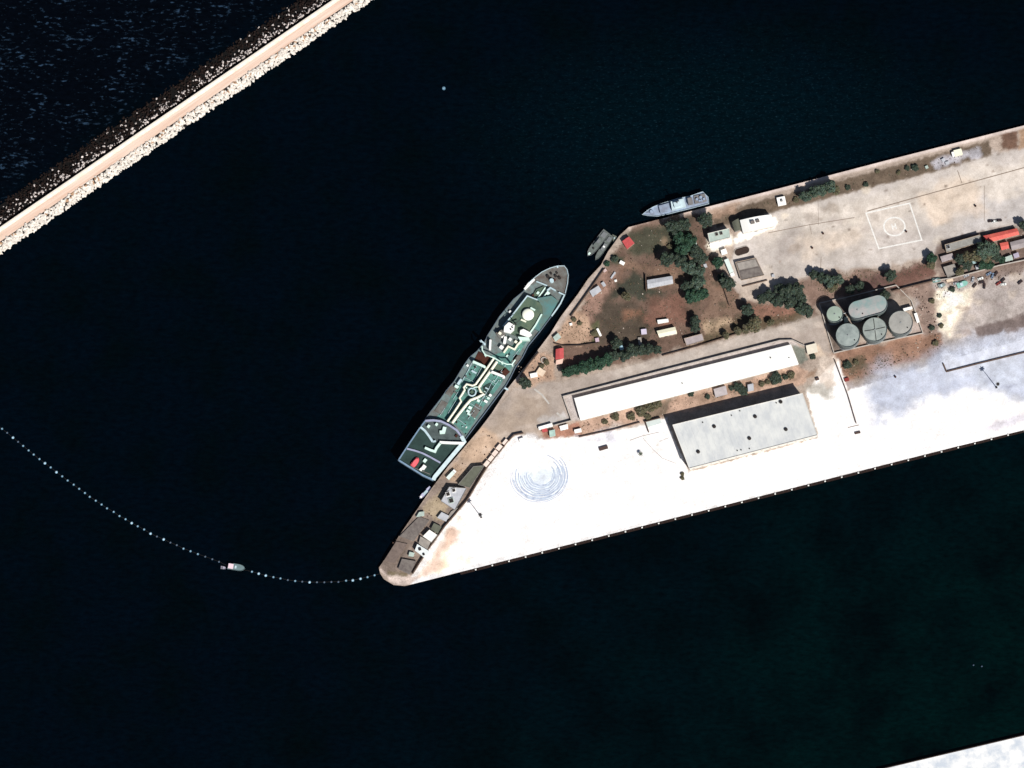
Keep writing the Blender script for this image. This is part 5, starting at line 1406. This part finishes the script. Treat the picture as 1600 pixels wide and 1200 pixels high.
for x, y, r, t, lb in ((1272, 429, 7.5, 'd', 'leftmost tree of the small clump on the apron edge above the tanks'), (1284, 434, 9, 'd', 'second tree of the small clump on the apron edge above the tanks'), (1297, 439, 11, 't', 'biggest tree of the small clump on the apron edge above the tanks'), (1310, 437, 8.5, 't', 'rightmost tree of the small clump on the apron edge above the tanks'),
                       (1301, 450, 8, 'o', 'olive tree below the small clump on the apron edge'), (1328, 452, 7.5, 'd', 'dark tree at the top edge of the tank yard, left of the oblong tank'), (1343, 447, 8, 'd', 'dark tree above the left end of the oblong tank'), (1383, 461, 8, 'd', 'dark tree touching the right end of the oblong tank'), (1392, 431, 9.5, 'd', 'lone dark tree on the brown strip north-east of the tanks')):
    tree(x, y, r, t, lb)
EG = 'trees of the eastern compound'
for x, y, r, t, lb in ((1456, 404, 8, 'g', 'green tree left of the pinkish hut, at the western end of the compound'), (1455, 414, 7, 'o', 'brownish tree below the green one at the western end of the compound'), (1538, 390, 13, 't', 'largest tree of the compound, hiding part of the orange roof'), (1551, 389, 11, 't', 'tree right of the largest one, below the orange roof'),
                       (1523, 399, 11, 'o', 'olive tree below the right end of the grey depot'), (1511, 403, 9, 'o', 'olive tree below the middle of the grey depot'), (1500, 404, 8, 'd', 'dark tree right of the pinkish hut'), (1511, 414, 8, 'd', 'dark tree left of the tiny pale blue kiosk'), (1543, 403, 9, 'o', 'brownish tree in the centre of the compound'), (1537, 413, 8, 'g', 'teal-green tree right of the tiny white outhouse'), (1545, 414, 8, 'g', 'small teal-green tree near the compound wall'), (1556, 401, 8, 'd', 'dark tree left of the orange annex'), (1565, 405, 6.5, 'g', 'small bright green tree left of the turquoise lodge'), (1500, 424, 7, 'o', 'small olive tree right of the grey cabin'), (1600, 352, 8, 'd', 'dark tree cut by the right edge of the picture beside the orange roof')):
    tree(x, y, r, t, lb, EG)
NS = 'trees and shrubs on the planted strip along the northern quay'
for x, y, r, t, lb in ((1259, 307, 9, 't', 'left tree of the clump on the strip along the northern quay'), (1272, 300, 8.5, 't', 'second tree of the clump on the strip along the northern quay'), (1284, 297, 8.5, 't', 'third tree of the clump on the strip along the northern quay'), (1296, 291, 10.5, 't', 'tallest tree of the clump on the strip, reaching over the northern quay'), (1305, 296, 8, 'o', 'right tree of the clump on the strip along the northern quay')):
    tree(x, y, r, t, lb, NS)
for x, y, r, t, lb in ((1244, 312, 5, 'o', 'small shrub left of the tree clump on the northern strip'), (1325, 293, 4.5, 'd', 'small dark shrub right of the tree clump on the northern strip'), (1353, 288, 4.5, 'd', 'small dark shrub on the northern strip above the left of the helipad'), (1371, 268, 4, 'o', 'small olive shrub at the upper edge of the northern strip'), (1404, 270, 4, 'o', 'small olive shrub on the northern strip above the helipad'),
                       (1418, 263, 4.5, 'd', 'small dark shrub left of the pair near the bluish gravel'), (1430, 262, 6, 'd', 'dark shrub at the left end of the bluish gravel on the northern strip'),
                       (1001, 643, 9, 'o', 'olive shrub at the western end of the strip behind the long shed'), (1014, 637, 8.5, 'o', 'olive shrub second from the west behind the long shed'), (1027, 632, 8, 'o', 'olive shrub third from the west behind the long shed'), (986, 650, 7, 'o', 'low brownish shrub left of the olive ones behind the long shed'), (1012, 651, 6, 'o', 'small shrub just above the slab west of the warehouse'),
                       (1080, 616, 5, 'd', 'small dark shrub left of the pinkish substation'), (1106, 620, 4.5, 'd', 'small dark shrub touching the substation on its left'), (1143, 606, 4.5, 'd', 'small dark shrub touching the substation on its right'), (1153, 605, 8.5, 'd', 'dark bush left of the small white cube store'), (1162, 611, 8, 'd', 'dark bush just below left of the small white cube store'),
                       (1190, 600, 5, 'o', 'small shrub right of the small white cube store'), (1199, 597, 4.5, 'o', 'tiny olive shrub between the cube store and the big bush'), (1212, 591, 10, 'd', 'big round bush near the eastern end of the strip between the sheds'), (1236, 586, 6.5, 'o', 'brownish bush at the eastern end of the strip between the sheds'), (1227, 589, 5, 'd', 'small bush right of the big round one between the sheds'), (945, 659, 5, 'o', 'small shrub in the strip below the left of the long shed'), (962, 651, 7, 'o', 'olive shrub below the middle left of the long shed'),
                       (1066, 741, 3.6, 'o', 'upper of two touching olive bushes below the warehouse corner'), (1066, 747, 3.6, 'o', 'lower of two touching olive bushes below the warehouse corner'), (1270, 557, 5, 'd', 'dark round bush beside the cream tank office'), (1468, 493, 4, 'd', 'small dark shrub on the pale patch east of the tanks'), (1471, 509, 4.5, 'o', 'small brown shrub below the dark one east of the tanks'), (1456, 512, 5, 'd', 'dark shrub at the right corner of the tank yard wall'),
                       (1456, 470, 5, 'o', 'olive shrub right of the bright white block by the tanks'), (1462, 536, 5.5, 'o', 'brown shrub at the bottom of the brown strip east of the tanks'), (1488, 452, 5, 'd', 'dark scrub below the scrapyard on the pale patch'), (928, 520, 5, 'o', 'small shrub at the right side of the sandy court'), (906, 505, 4, 'o', 'tiny shrub at the top of the sandy court'), (897, 499, 4.5, 'o', 'tiny brown shrub at the top left of the sandy court'), (1047, 385, 5, 'o', 'small shrub at the western edge of the grove'), (846, 572, 5, 'o', 'small shrub by the round well beside the berth'),
                       (854, 566, 5, 'o', 'small brown shrub left of the red gatehouse'), (960, 404, 6, 'd', 'dark green shrub behind the quay corner below the boat house'), (948, 412, 5, 'g', 'green shrub where the quay bends beside the bow'), (1324, 570, 7, 'd', 'dark low shrub on the brown ground below the tanks'), (1337, 566, 5, 'o', 'olive low shrub right of the dark one below the tanks')):
    tree(x, y, r, t, lb, None, 'shrub', .8)
# small palm on the white yard
pm = thing('palm', 'tiny star-shaped palm alone on the white yard west of the warehouse', 'palm', P(1001, 709, G))
pc = P(1001, 709, G + 3)
MB().tube([(pc.x, pc.y, G), (pc.x, pc.y, G + 3)], [.22, .15], 7).build('trunk', M_BARK, pm)
fr = MB()
for k in range(9):
    a = 6.283 * k / 9
    d = Vector((math.cos(a), math.sin(a), 0)); s_ = Vector((-d.y, d.x, 0))
    prev = None
    for t, z_, w_ in ((0, 3.0, .15), (.8, 3.5, .32), (1.6, 3.3, .25), (2.2, 2.7, .04)):
        cur = (Vector((pc.x, pc.y, 0)) + d * t + Vector((0, 0, G + z_)), w_)
        if prev:
            fr.add([prev[0] + s_ * prev[1], prev[0] - s_ * prev[1], cur[0] - s_ * cur[1], cur[0] + s_ * cur[1]], [(0, 1, 2, 3)])
        prev = cur
fr.build('crown', M('palm_frond', (92, 100, 84), .8, .3, 2), pm)

# ------------------------------------------------------------------ vehicles and movable things
M_RUBBER = M('rubber', (34, 32, 32), 0.9, 0.3, 1.0)
def paint_m(nm, rgb): return M(nm, rgb, 0.4, 0.1, 0.5)
def ang_px(a, b):
    p, q_ = P(*a), P(*b); return math.atan2(q_.y - p.y, q_.x - p.x)
def car(x, y, ang, mat, label, group=None, L_=4.5, W_=1.85):
    c = P(x, y, G)
    root = thing('parked_car', label, 'car', (c.x, c.y, G), group, ang)
    body = [(-L_ / 2, -W_ / 2 + .15), (-L_ / 2 + .2, -W_ / 2), (L_ / 2 - .5, -W_ / 2), (L_ / 2, -W_ / 2 + .35), (L_ / 2, W_ / 2 - .35), (L_ / 2 - .5, W_ / 2), (-L_ / 2 + .2, W_ / 2), (-L_ / 2, W_ / 2 - .15)]
    MB().prism(body, .32, .92).build('body', mat, root, local=True)
    cabin = [(-L_ * .36, -W_ * .43), (L_ * .2, -W_ * .43), (L_ * .2, W_ * .43), (-L_ * .36, W_ * .43)]
    roof = [(-L_ * .26, -W_ * .36), (L_ * .08, -W_ * .36), (L_ * .08, W_ * .36), (-L_ * .26, W_ * .36)]
    MB().prism(roof, .925, 1.40, cabin).build('window', M_GLASS, root, local=True)
    MB().prism(roof, 1.405, 1.47).build('roof', mat, root, local=True)
    for sx in (-.32, .32):
        for sy in (-1, 1):
            w_ = MB()
            w_.tube([(L_ * sx, sy * (W_ / 2 - .22), .33), (L_ * sx, sy * (W_ / 2 + .02), .33)], .33, 12)
            w_.build('wheel', M_RUBBER, root, local=True)
    return root
def lorry(x, y, ang, mat, boxm, label, L_=11.5, W_=2.6, H_=3.2, group=None, name='lorry', cat='lorry'):
    c = P(x, y, G)
    root = thing(name, label, cat, (c.x, c.y, G), group, ang)
    MB().box((L_ * .40, 0, 1.75), (L_ * .18, W_ * .95, 2.1)).build('cab', mat, root, local=True)
    MB().box((L_ * .485, 0, 2.1), (.1, W_ * .8, .8)).build('windscreen', M_GLASS, root, local=True)
    MB().box((-L_ * .10, 0, .8), (L_ * .8, W_ * .6, .3)).build('chassis', M_DARK, root, local=True)
    MB().box((-L_ * .105, 0, .96 + (H_ - .9) / 2), (L_ * .78, W_, H_ - .9)).build('cargo_box', boxm, root, local=True)
    for sx in (-.38, -.26, .38):
        for sy in (-1, 1):
            MB().tube([(L_ * sx, sy * (W_ / 2 - .35), .5), (L_ * sx, sy * (W_ / 2 - .02), .5)], .5, 12).build('wheel', M_RUBBER, root, local=True)
    return root
def container(x, y, sx, sy, h, ang, mat, label, name='container', cat='container', group=None):
    c = P(x, y, G + h)
    root = thing(name, label, cat, (c.x, c.y, G + .04), group, ang)
    b = MB().box((0, 0, h / 2), (sx, sy, h)).build('body', mat, root, local=True)
    rb = MB()
    n = max(3, int(sx / .6))
    for k in range(n):
        rb.box((-sx / 2 + sx * (k + .5) / n, 0, h / 2), (sx / n * .5, sy + .07, h * .9))
    rb.build('corrugation', mat, root, local=True)
    for e in (-1, 1):
        MB().box((e * (sx / 2 + .03), 0, h / 2), (.06, sy * .96, h * .94)).build('end_frame', mat, root, local=True)
    return root
V_WHITE = paint_m('white_vehicle_paint', (262, 262, 258)); V_RED = paint_m('red_vehicle_paint', (150, 64, 58)); V_BLUE = paint_m('blue_vehicle_paint', (128, 146, 172)); V_DARK = paint_m('dark_vehicle_paint', (70, 54, 54)); V_SILVER = paint_m('silver_vehicle_paint', (186, 188, 194)); V_TEAL = paint_m('teal_boat_paint', (150, 206, 192)); V_BROWN = paint_m('brown_trailer_paint', (92, 74, 68))
sd_ = ang_px((1134, 404), (1146, 433))
lorry(1140, 419, sd_, V_WHITE, M('pale_cargo_box', (236, 250, 244), .5, .08, .4), 'long white lorry parked along the workshop', 14.5, 3.4, 3.4)
lorry(705.5, 742, ang_px((699, 749), (712, 735)), V_WHITE, M('pale_cargo_box', (236, 250, 244)), 'white box lorry parked on the berth beside the ship stern', 9.0, 2.8, 3.0)
CG = 'vehicles parked in the scrapyard south of the compound wall'
car(1548, 345.5, .1, V_DARK, 'left of two dark cars on the apron above the orange roof', 'pair of dark cars on the apron')
car(1561, 344.5, .1, V_DARK, 'right of two dark cars on the apron above the orange roof', 'pair of dark cars on the apron')
car(1554.5, 346, .15, V_WHITE, 'white car between two dark cars on the apron above the orange roof')
for x, y, a_, m_, lb in ((1510, 431, .4, V_SILVER, 'silver car nearest the wall in the western scrapyard'), (1520, 437, 1.3, V_SILVER, 'silver car below the first one in the scrapyard'), (1532, 435.5, .3, V_WHITE, 'white car in the middle of the scrapyard'), (1545, 428, .5, V_BLUE, 'blue-grey car in the scrapyard close to the compound wall'), (1551, 431, 1.2, V_BLUE, 'blue-grey car turned crosswise in the scrapyard'),
                         (1560, 443, .6, V_RED, 'dull red car at the lower right of the scrapyard'), (1568, 444.5, .1, V_WHITE, 'white car right of the dull red car'), (1567, 438, .8, V_DARK, 'dark car above the dull red car'), (1534, 441, .2, V_DARK, 'dark car just below the white car in the scrapyard'), (1538, 447, 1.5, V_DARK, 'dark car at the bottom of the scrapyard'), (1523, 446, .9, V_BROWN, 'brown car at the bottom left of the scrapyard'), (1556, 428, .9, V_DARK, 'dark car beside the blue-grey cars'), (1494, 443, .2, V_SILVER, 'silver car left of the pale teal boat'), (1594, 441, .7, V_DARK, 'lone dark car at the right edge of the pale ground')):
    car(x, y, a_, m_, lb, CG)
def land_boat(x, y, ang, L_, W_, mat, label):
    c = P(x, y, G + 1)
    root = thing('boat_on_land', label, 'boat', (c.x, c.y, G), None, ang)
    half = [(L_ * (k / 8 - .5), W_ / 2 * (1 if k < 5 else math.sqrt(max(0, 1 - ((k / 8 - .6) / .4) ** 2)))) for k in range(9)]
    pts = half + [(a_, -b_) for a_, b_ in reversed(half[:-1])]
    MB().prism(pts, .5, 1.6, [(a_ * .85, b_ * .6) for a_, b_ in pts]).build('hull', mat, root, local=True)
    MB().box((-L_ * .1, 0, 2.0), (L_ * .25, W_ * .6, .75)).build('cabin', H_PALE, root, local=True)
    MB().box((0, 0, .25), (L_ * .5, W_ * .8, .5)).build('cradle', M_DARK, root, local=True)
land_boat(1504, 444, .35, 9, 4.2, V_TEAL, 'pale teal boat standing on land in the scrapyard')
land_boat(1464, 438, .15, 7, 3.4, M('grey_teal_boat', (130, 160, 152), .6, .2, .5), 'grey-teal boat on land at the western end of the compound wall')
land_boat(1472, 446, .3, 6, 3.0, M('grey_boat', (150, 160, 156), .6, .2, .5), 'small grey boat on land below the grey-teal one')
a_w = ang_px((757, 735), (800, 684))
CW = 'white containers along the western yard wall'
for x, y, lb in ((790, 691, 'topmost white container along the western yard wall'), (780, 699, 'second white container from the top along the western yard wall'), (773.5, 708, 'third white container from the top along the western yard wall'), (767.5, 716.5, 'fourth white container from the top along the western yard wall'), (760.5, 724.5, 'lowest white container along the western yard wall')):
    container(x, y, 4.6, 3.4, 2.6, a_w, M('salmon_white_container', (262, 240, 226), .6, .15, .3), lb, group=CW)
container(815, 687, 3.6, 2.6, 2.4, .3, R_WHITE, 'small white container at the gap in the yard wall')
container(834, 586, 5.6, 3.2, 2.6, .2, R_WHITE, 'white container on the sandy ground beside the berth')
container(845, 581, 5.0, 6.0, 2.2, 1.0, M('cream_container', (250, 226, 200), .7, .2, .3), 'cream coloured block store beside the white container at the berth', 'crate_stack', 'crates')
container(1497, 238, 6.2, 4.8, 2.8, .25, M('cream_white_container', (262, 258, 232), .6, .1, .3), 'cream white container among the bluish gravel on the northern strip')
container(1490, 240.5, 2.6, 3.6, 2.6, .25, R_WHITE, 'small white crate touching the left of the cream container', 'crate', 'crate')
container(1474, 250, 2.6, 2.6, 1.6, .5, R_LGREY, 'pale crate on the bluish gravel, right of its middle', 'crate', 'crate')
container(1448, 261, 2.2, 2.2, 1.6, .4, R_TEAL, 'pale green crate on the northern strip, left of the bluish gravel', 'crate', 'crate')
container(1480, 254.5, 2.8, 2.2, 1.4, .2, R_LGREY, 'low pale crate at the lower side of the bluish gravel', 'crate', 'crate')
container(1221, 314, 6.4, 6.6, 3.0, .2, R_WHITE, 'square white cabin on the planted strip along the northern quay', 'cabin', 'cabin')
p = P(1221, 313, G + 3.5)
vv = thing('air_unit', 'grey air unit on the square white cabin by the northern quay', 'air unit', (p.x, p.y, G + 3.05))
MB().box((p.x, p.y, 0), (1.6, 1.8, .8), .2, z0=G + 3.06).build('casing', M_DARK, vv); MB().cyl((p.x, p.y), .5, G + 3.87, G + 3.95, 10).build('fan_grille', M_METAL, vv)
container(943, 700, 6.8, 2.6, 1.5, .27, V_BROWN, 'brown flatbed load box alone on the white yard', 'skip', 'skip')
container(971, 543, 3.0, 3.0, 2.4, .4, M('pale_blue_tank', (190, 232, 250), .5, .1, .4), 'pale blue water tank among the roadside trees', 'water_tank', 'tank')
container(972, 410.5, 3.8, 2.6, 2.0, -.5, R_WHITE, 'bright white crate on the path below the red boat house', 'crate', 'crate')
container(962, 438.5, 1.8, 1.6, 1.5, .2, R_WHITE, 'tiny white crate on the lawn left of the pale bungalow', 'crate', 'crate')
container(943, 444, 2.4, 3.6, 1.8, .6, R_LGREY, 'pale crate near the inner quay wall above the white kiosk', 'crate', 'crate')
container(945, 422.5, 2.6, 2.0, 1.8, .6, M('pinkish_crate', (226, 200, 196), .7, .2, .4), 'pinkish crate at the upper end of the inner quay wall', 'crate', 'crate')
container(958, 430, 1.2, 6.0, 1.2, -.6, R_LGREY, 'narrow pale plank stack on the lawn edge', 'plank_stack', 'planks')
container(936, 519, 1.6, 6.5, 1.4, .45, R_WHITE, 'narrow white plank stack right of the sandy court', 'plank_stack', 'planks')
container(933, 531, 2.8, 3.0, 1.8, .2, M('lilac_crate', (226, 200, 214), .7, .2, .4), 'lilac crate at the lower right corner of the sandy court', 'crate', 'crate')
container(1006, 518, 4.2, 4.0, 2.4, .1, M('lilac_white_crate', (226, 216, 236), .7, .15, .4), 'pale lilac crate left of the cream-roofed shed', 'crate', 'crate')
container(1000, 534, 2.6, 7.0, 1.6, .1, R_CONC, 'grey plank stack among the roadside trees', 'plank_stack', 'planks')
container(1084, 379, 4.2, 4.6, 2.6, .2, R_TEAL, 'pale green container at the edge of the grove beside the office', 'container', 'container')
container(1102, 415, 2.4, 2.8, 2.0, .3, R_LGREY, 'small pale crate at the right side of the grove', 'crate', 'crate')
container(892, 506.5, 2.0, 1.8, 1.6, .2, R_WHITE, 'tiny white crate on the sandy court', 'crate', 'crate')
container(1484, 438, 5.0, 2.0, 1.8, .2, M('cream_container', (250, 226, 200)), 'cream coloured crate below the compound wall', 'crate', 'crate')
container(1208, 430.5, 2, 2, 1.6, .2, R_LGREY, 'pale crate in the dark tree clump west of the tanks', 'crate', 'crate')
container(1277, 592, 2.6, 2.0, 1.5, .3, V_BROWN, 'brown crate on the pale lane right of the long shed', 'crate', 'crate')
container(1323, 593, 3.4, 2.6, 1.4, .3, V_RED, 'dull red crate on pale ground below the tanks', 'crate', 'crate')
container(1340, 676, 4.4, 1.6, 1.0, .2, V_BROWN, 'thin brown box at the lower end of the yard fence', 'crate', 'crate')
p = P(850, 563, G)
wl = thing('round_well', 'round concrete well ring between the berth and the red gatehouse', 'well', (p.x, p.y, G))
MB().strip([(p.x + 2.2 * math.cos(k * .3142), p.y + 2.2 * math.sin(k * .3142)) for k in range(20)], .7, G, G + 1.0, closed=True).build('ring', W_PALE, wl)
MB().cyl((p.x, p.y), 1.8, G + .01, G + .25, 18).build('water', M('well_floor', (150, 128, 116)), wl)
def capx(x0, y0, x1, y1, r, f=1.0):
    return capsule(P(x0, y0, G), P(x1, y1, G), r * PX * f)
pl_ = thing('oil_pit', 'dark rounded pit with a pale kerb on the apron, above the brown workshop', 'pit', P(1159, 392, G))
MB().prism(capx(1153.5, 394, 1165, 390.5, 5.6), G + .02, G + .10).build('soil', M('oily_soil', (66, 50, 44), .8, .4, .5), pl_)
MB().strip(capx(1153.5, 394, 1165, 390.5, 6.0), .35, G + .02, G + .5, closed=True).build('kerb', W_PALE, pl_)
for x, y, lb in ((1269, 387.5, 'rusty drum with oil stain on the apron left of the helipad'), (1524, 322, 'black drum on the apron right of the helipad'), (1286, 365, 'small rusty drum on the apron, left of the helipad and highest'), (1416, 362, 'small grey drum just inside the right of the helipad'), (1399, 538 + 51, 'black drum on the grey-blue concrete')):
    p = P(x, y, G)
    d_ = thing('drum', lb, 'drum', (p.x, p.y, G + .04))
    MB().cyl((p.x, p.y), .8, G + .04, G + 1.5, 14).build('body', M_DARK, d_)
    MB().cyl((p.x, p.y), .65, G + 1.505, G + 1.56, 14).build('lid', H_RUST, d_)
def mast(x, y, h, label):
    p = P(x, y, G)
    r_ = thing('floodlight_mast', label, 'light mast', (p.x, p.y, G), 'tall floodlight masts')
    MB().tube([(p.x, p.y, G), (p.x, p.y, G + h)], [.36, .2], 10).build('pole', M_DARK, r_)
    hd = MB().cyl((p.x, p.y), 1.3, G + h, G + h + .3, 14).build('lamp_ring', M_DARK, r_)
    for k in range(6):
        a = k * 1.047
        MB().box((p.x + 1.5 * math.cos(a), p.y + 1.5 * math.sin(a), G + h + .1), (.8, .7, .5), a).build('floodlight', M_METAL, hd)
    MB().box((p.x, p.y, 0), (1.4, 1.4, .8), .3, z0=G).build('footing', M_DARK, r_)
mast(1557, 605.5, 20.5, 'tall floodlight mast on the grey-blue concrete at the right')
mast(752, 808, 18, 'tall floodlight mast on the white yard near the western wall')

# ------------------------------------------------------------------ fenders of the southern quay
fe = 'black fender beams along the southern quay'
def along_edge(x):   # southern edge of the quay
    return 912.5 + (x - 645) * (671 - 912.5) / (1600 - 645)
proto = None; protob = None
d0, d1 = P(645, along_edge(645)), P(1600, along_edge(1600))
ea = math.atan2(d1.y - d0.y, d1.x - d0.x); en = Vector((math.sin(ea), -math.cos(ea), 0))
x = 718.0; k = 0
random.seed(3)
while x < 1640:
    a_, b_ = P(x, along_edge(x)), P(x + 23.4, along_edge(x + 23.4))
    c = (a_ + b_) / 2 + en * 1.05
    if proto is None:
        proto = thing('fender_beam', 'black fender beam hung along the edge of the southern quay', 'fender', (0, 0, 0), fe)
        MB().box((0, 0, 1.7), (11.3, 1.9, 1.7)).build('rubber_beam', M('black_rubber_fender', (44, 26, 20), .9, .3, .5), proto, local=True)
        for e in (-4, 0, 4): MB().box((e, .2, 2.65), (.5, 1.4, .2)).build('chain_plate', M_DARK, proto, local=True)
        o = proto
    else:
        o = proto.copy(); C.objects.link(o)
        for ch in proto.children:
            c_ = ch.copy(); C.objects.link(c_); c_.parent = o
    o.location = (c.x, c.y, 0); o.rotation_euler = (0, 0, ea)
    m_ = P(x + 24.7, along_edge(x + 24.7)) + en * .75
    if protob is None:
        protob = thing('fender_bracket', 'pale concrete bracket between black fender beams of the southern quay', 'bracket', (0, 0, 0), 'concrete brackets between the fender beams')
        MB().box((0, 0, 1.9), (1.1, 1.5, 2.1)).build('block', R_WHITE, protob, local=True)
        MB().cyl((0, .2), .3, 2.96, 3.5, 10, .4).build('bollard', M_DARK, protob, local=True)
        o = protob
    else:
        o = protob.copy(); C.objects.link(o)
        for ch in protob.children:
            c_ = ch.copy(); C.objects.link(c_); c_.parent = o
    o.location = (m_.x, m_.y, 0); o.rotation_euler = (0, 0, ea)
    x += 26.0

# ------------------------------------------------------------------ scattered rubble and dry weeds
def scatter(name, label, cat, regions, n, seed, make, mat):
    rng = random.Random(seed)
    vs = []; fs = []; col = []
    for poly, wgt in regions:
        x0, x1 = min(p[0] for p in poly), max(p[0] for p in poly); y0, y1 = min(p[1] for p in poly), max(p[1] for p in poly)
        m = int(n * wgt)
        X = np.array([rng.uniform(x0, x1) for _ in range(m * 3)]); Y = np.array([rng.uniform(y0, y1) for _ in range(m * 3)])
        ok = (sdist(X, Y, poly) > 1) & (fbm(X, Y, 14, seed) > .45)
        for x, y in list(zip(X[ok], Y[ok]))[:m]:
            v, f, c = make(P(x, y, G), rng)
            k = len(vs); vs += v; fs += [tuple(i + k for i in q_) for q_ in f]; col += [c] * len(v)
    me = bpy.data.meshes.new(name); me.from_pydata(vs, [], fs)
    at = me.color_attributes.new('Col', 'FLOAT_COLOR', 'POINT')
    buf = np.ones((len(vs), 4), np.float32); buf[:, :3] = np.array(col); at.data.foreach_set('color', buf.ravel())
    me.materials.append(mat)
    o = bpy.data.objects.new(name, me); C.objects.link(o)
    return tag(o, label, cat, None, 'stuff')
def stone(p, rng):
    s_ = rng.choice((.2, .25, .3, .4, .6)) ; a = rng.uniform(0, 3.14); e = s_ * rng.uniform(.4, 1)
    ca, sa = math.cos(a), math.sin(a); h = s_ * rng.uniform(.4, .9)
    b = [(p.x + x * ca - y * sa, p.y + x * sa + y * ca) for x, y in ((-s_, -e), (s_, -e * .8), (s_ * .8, e), (-s_ * .9, e * .9))]
    v = [(x, y, G + .02) for x, y in b] + [(p.x + (x - p.x) * .7, p.y + (y - p.y) * .7, G + h) for x, y in b]
    c = alb(rng.choice(((210, 198, 186), (180, 164, 148), (150, 130, 116), (92, 72, 62), (70, 56, 52), (84, 70, 64), (170, 150, 140))))
    return v, [(4, 5, 6, 7), (0, 1, 5, 4), (1, 2, 6, 5), (2, 3, 7, 6), (3, 0, 4, 7)], c
def tuft(p, rng):
    v = []; f = []; r_ = rng.uniform(.25, .6)
    for k in range(6):
        a = rng.uniform(0, 6.28); d = r_ * rng.uniform(.5, 1)
        q0 = (p.x + .12 * math.cos(a + 1.5), p.y + .12 * math.sin(a + 1.5), G + .02); q1 = (p.x - .12 * math.cos(a + 1.5), p.y - .12 * math.sin(a + 1.5), G + .02)
        q2 = (p.x + d * math.cos(a + .4), p.y + d * math.sin(a + .4), G + .5 * r_); q3 = (p.x + d * math.cos(a - .4), p.y + d * math.sin(a - .4), G + .45 * r_)
        i = len(v); v += [q0, q1, q3, q2]; f.append((i, i + 1, i + 2, i + 3))
    return v, f, alb(rng.choice(((104, 102, 78), (132, 112, 88), (88, 96, 74), (116, 98, 82), (78, 84, 70))))
MSC = attr_mat('loose_material', 0.95, 0.8, (0.8, 3.0))
SCRAP = [(1460, 442), (1600, 414), (1600, 428), (1500, 455), (1465, 470)]
scatter('rubble', 'loose stones, planks and scrap strewn over the dusty yards', 'rubble', [(YARD, .30), (SCRAP, .22), ([(903, 662), (1248, 576), (1250, 590), (1040, 648), (905, 684)], .16), ([(1110, 340), (1200, 313), (1546, 224), (1548, 242), (1300, 306), (1120, 350)], .12),
        ([(1395, 450), (1450, 440), (1475, 545), (1445, 520), (1430, 470)], .14), ([(800, 560), (862, 545), (866, 590), (806, 606)], .08), ([(690, 745), (752, 668), (790, 690), (712, 755)], .05), ([(1470, 378), (1600, 355), (1600, 400), (1475, 430)], .14), ([(610, 850), (700, 760), (700, 800), (640, 890)], .10), ([(1310, 562), (1470, 520), (1470, 545), (1320, 600)], .08)], 1500, 77, stone, MSC)
scatter('dry_grass', 'sparse dry weeds and grass tufts over the brown planted yard', 'grass', [(YARD, .62), ([(1110, 340), (1200, 313), (1546, 224), (1548, 242), (1300, 306), (1120, 350)], .14), ([(1150, 500), (1255, 488), (1260, 500), (1100, 537)], .1), ([(903, 662), (1248, 576), (1250, 590), (1040, 648), (905, 684)], .14), ([(1240, 445), (1290, 428), (1450, 408), (1450, 432), (1290, 465)], .14), ([(1310, 562), (1470, 520), (1470, 545), (1320, 600)], .1)], 3600, 78, tuft, MSC)
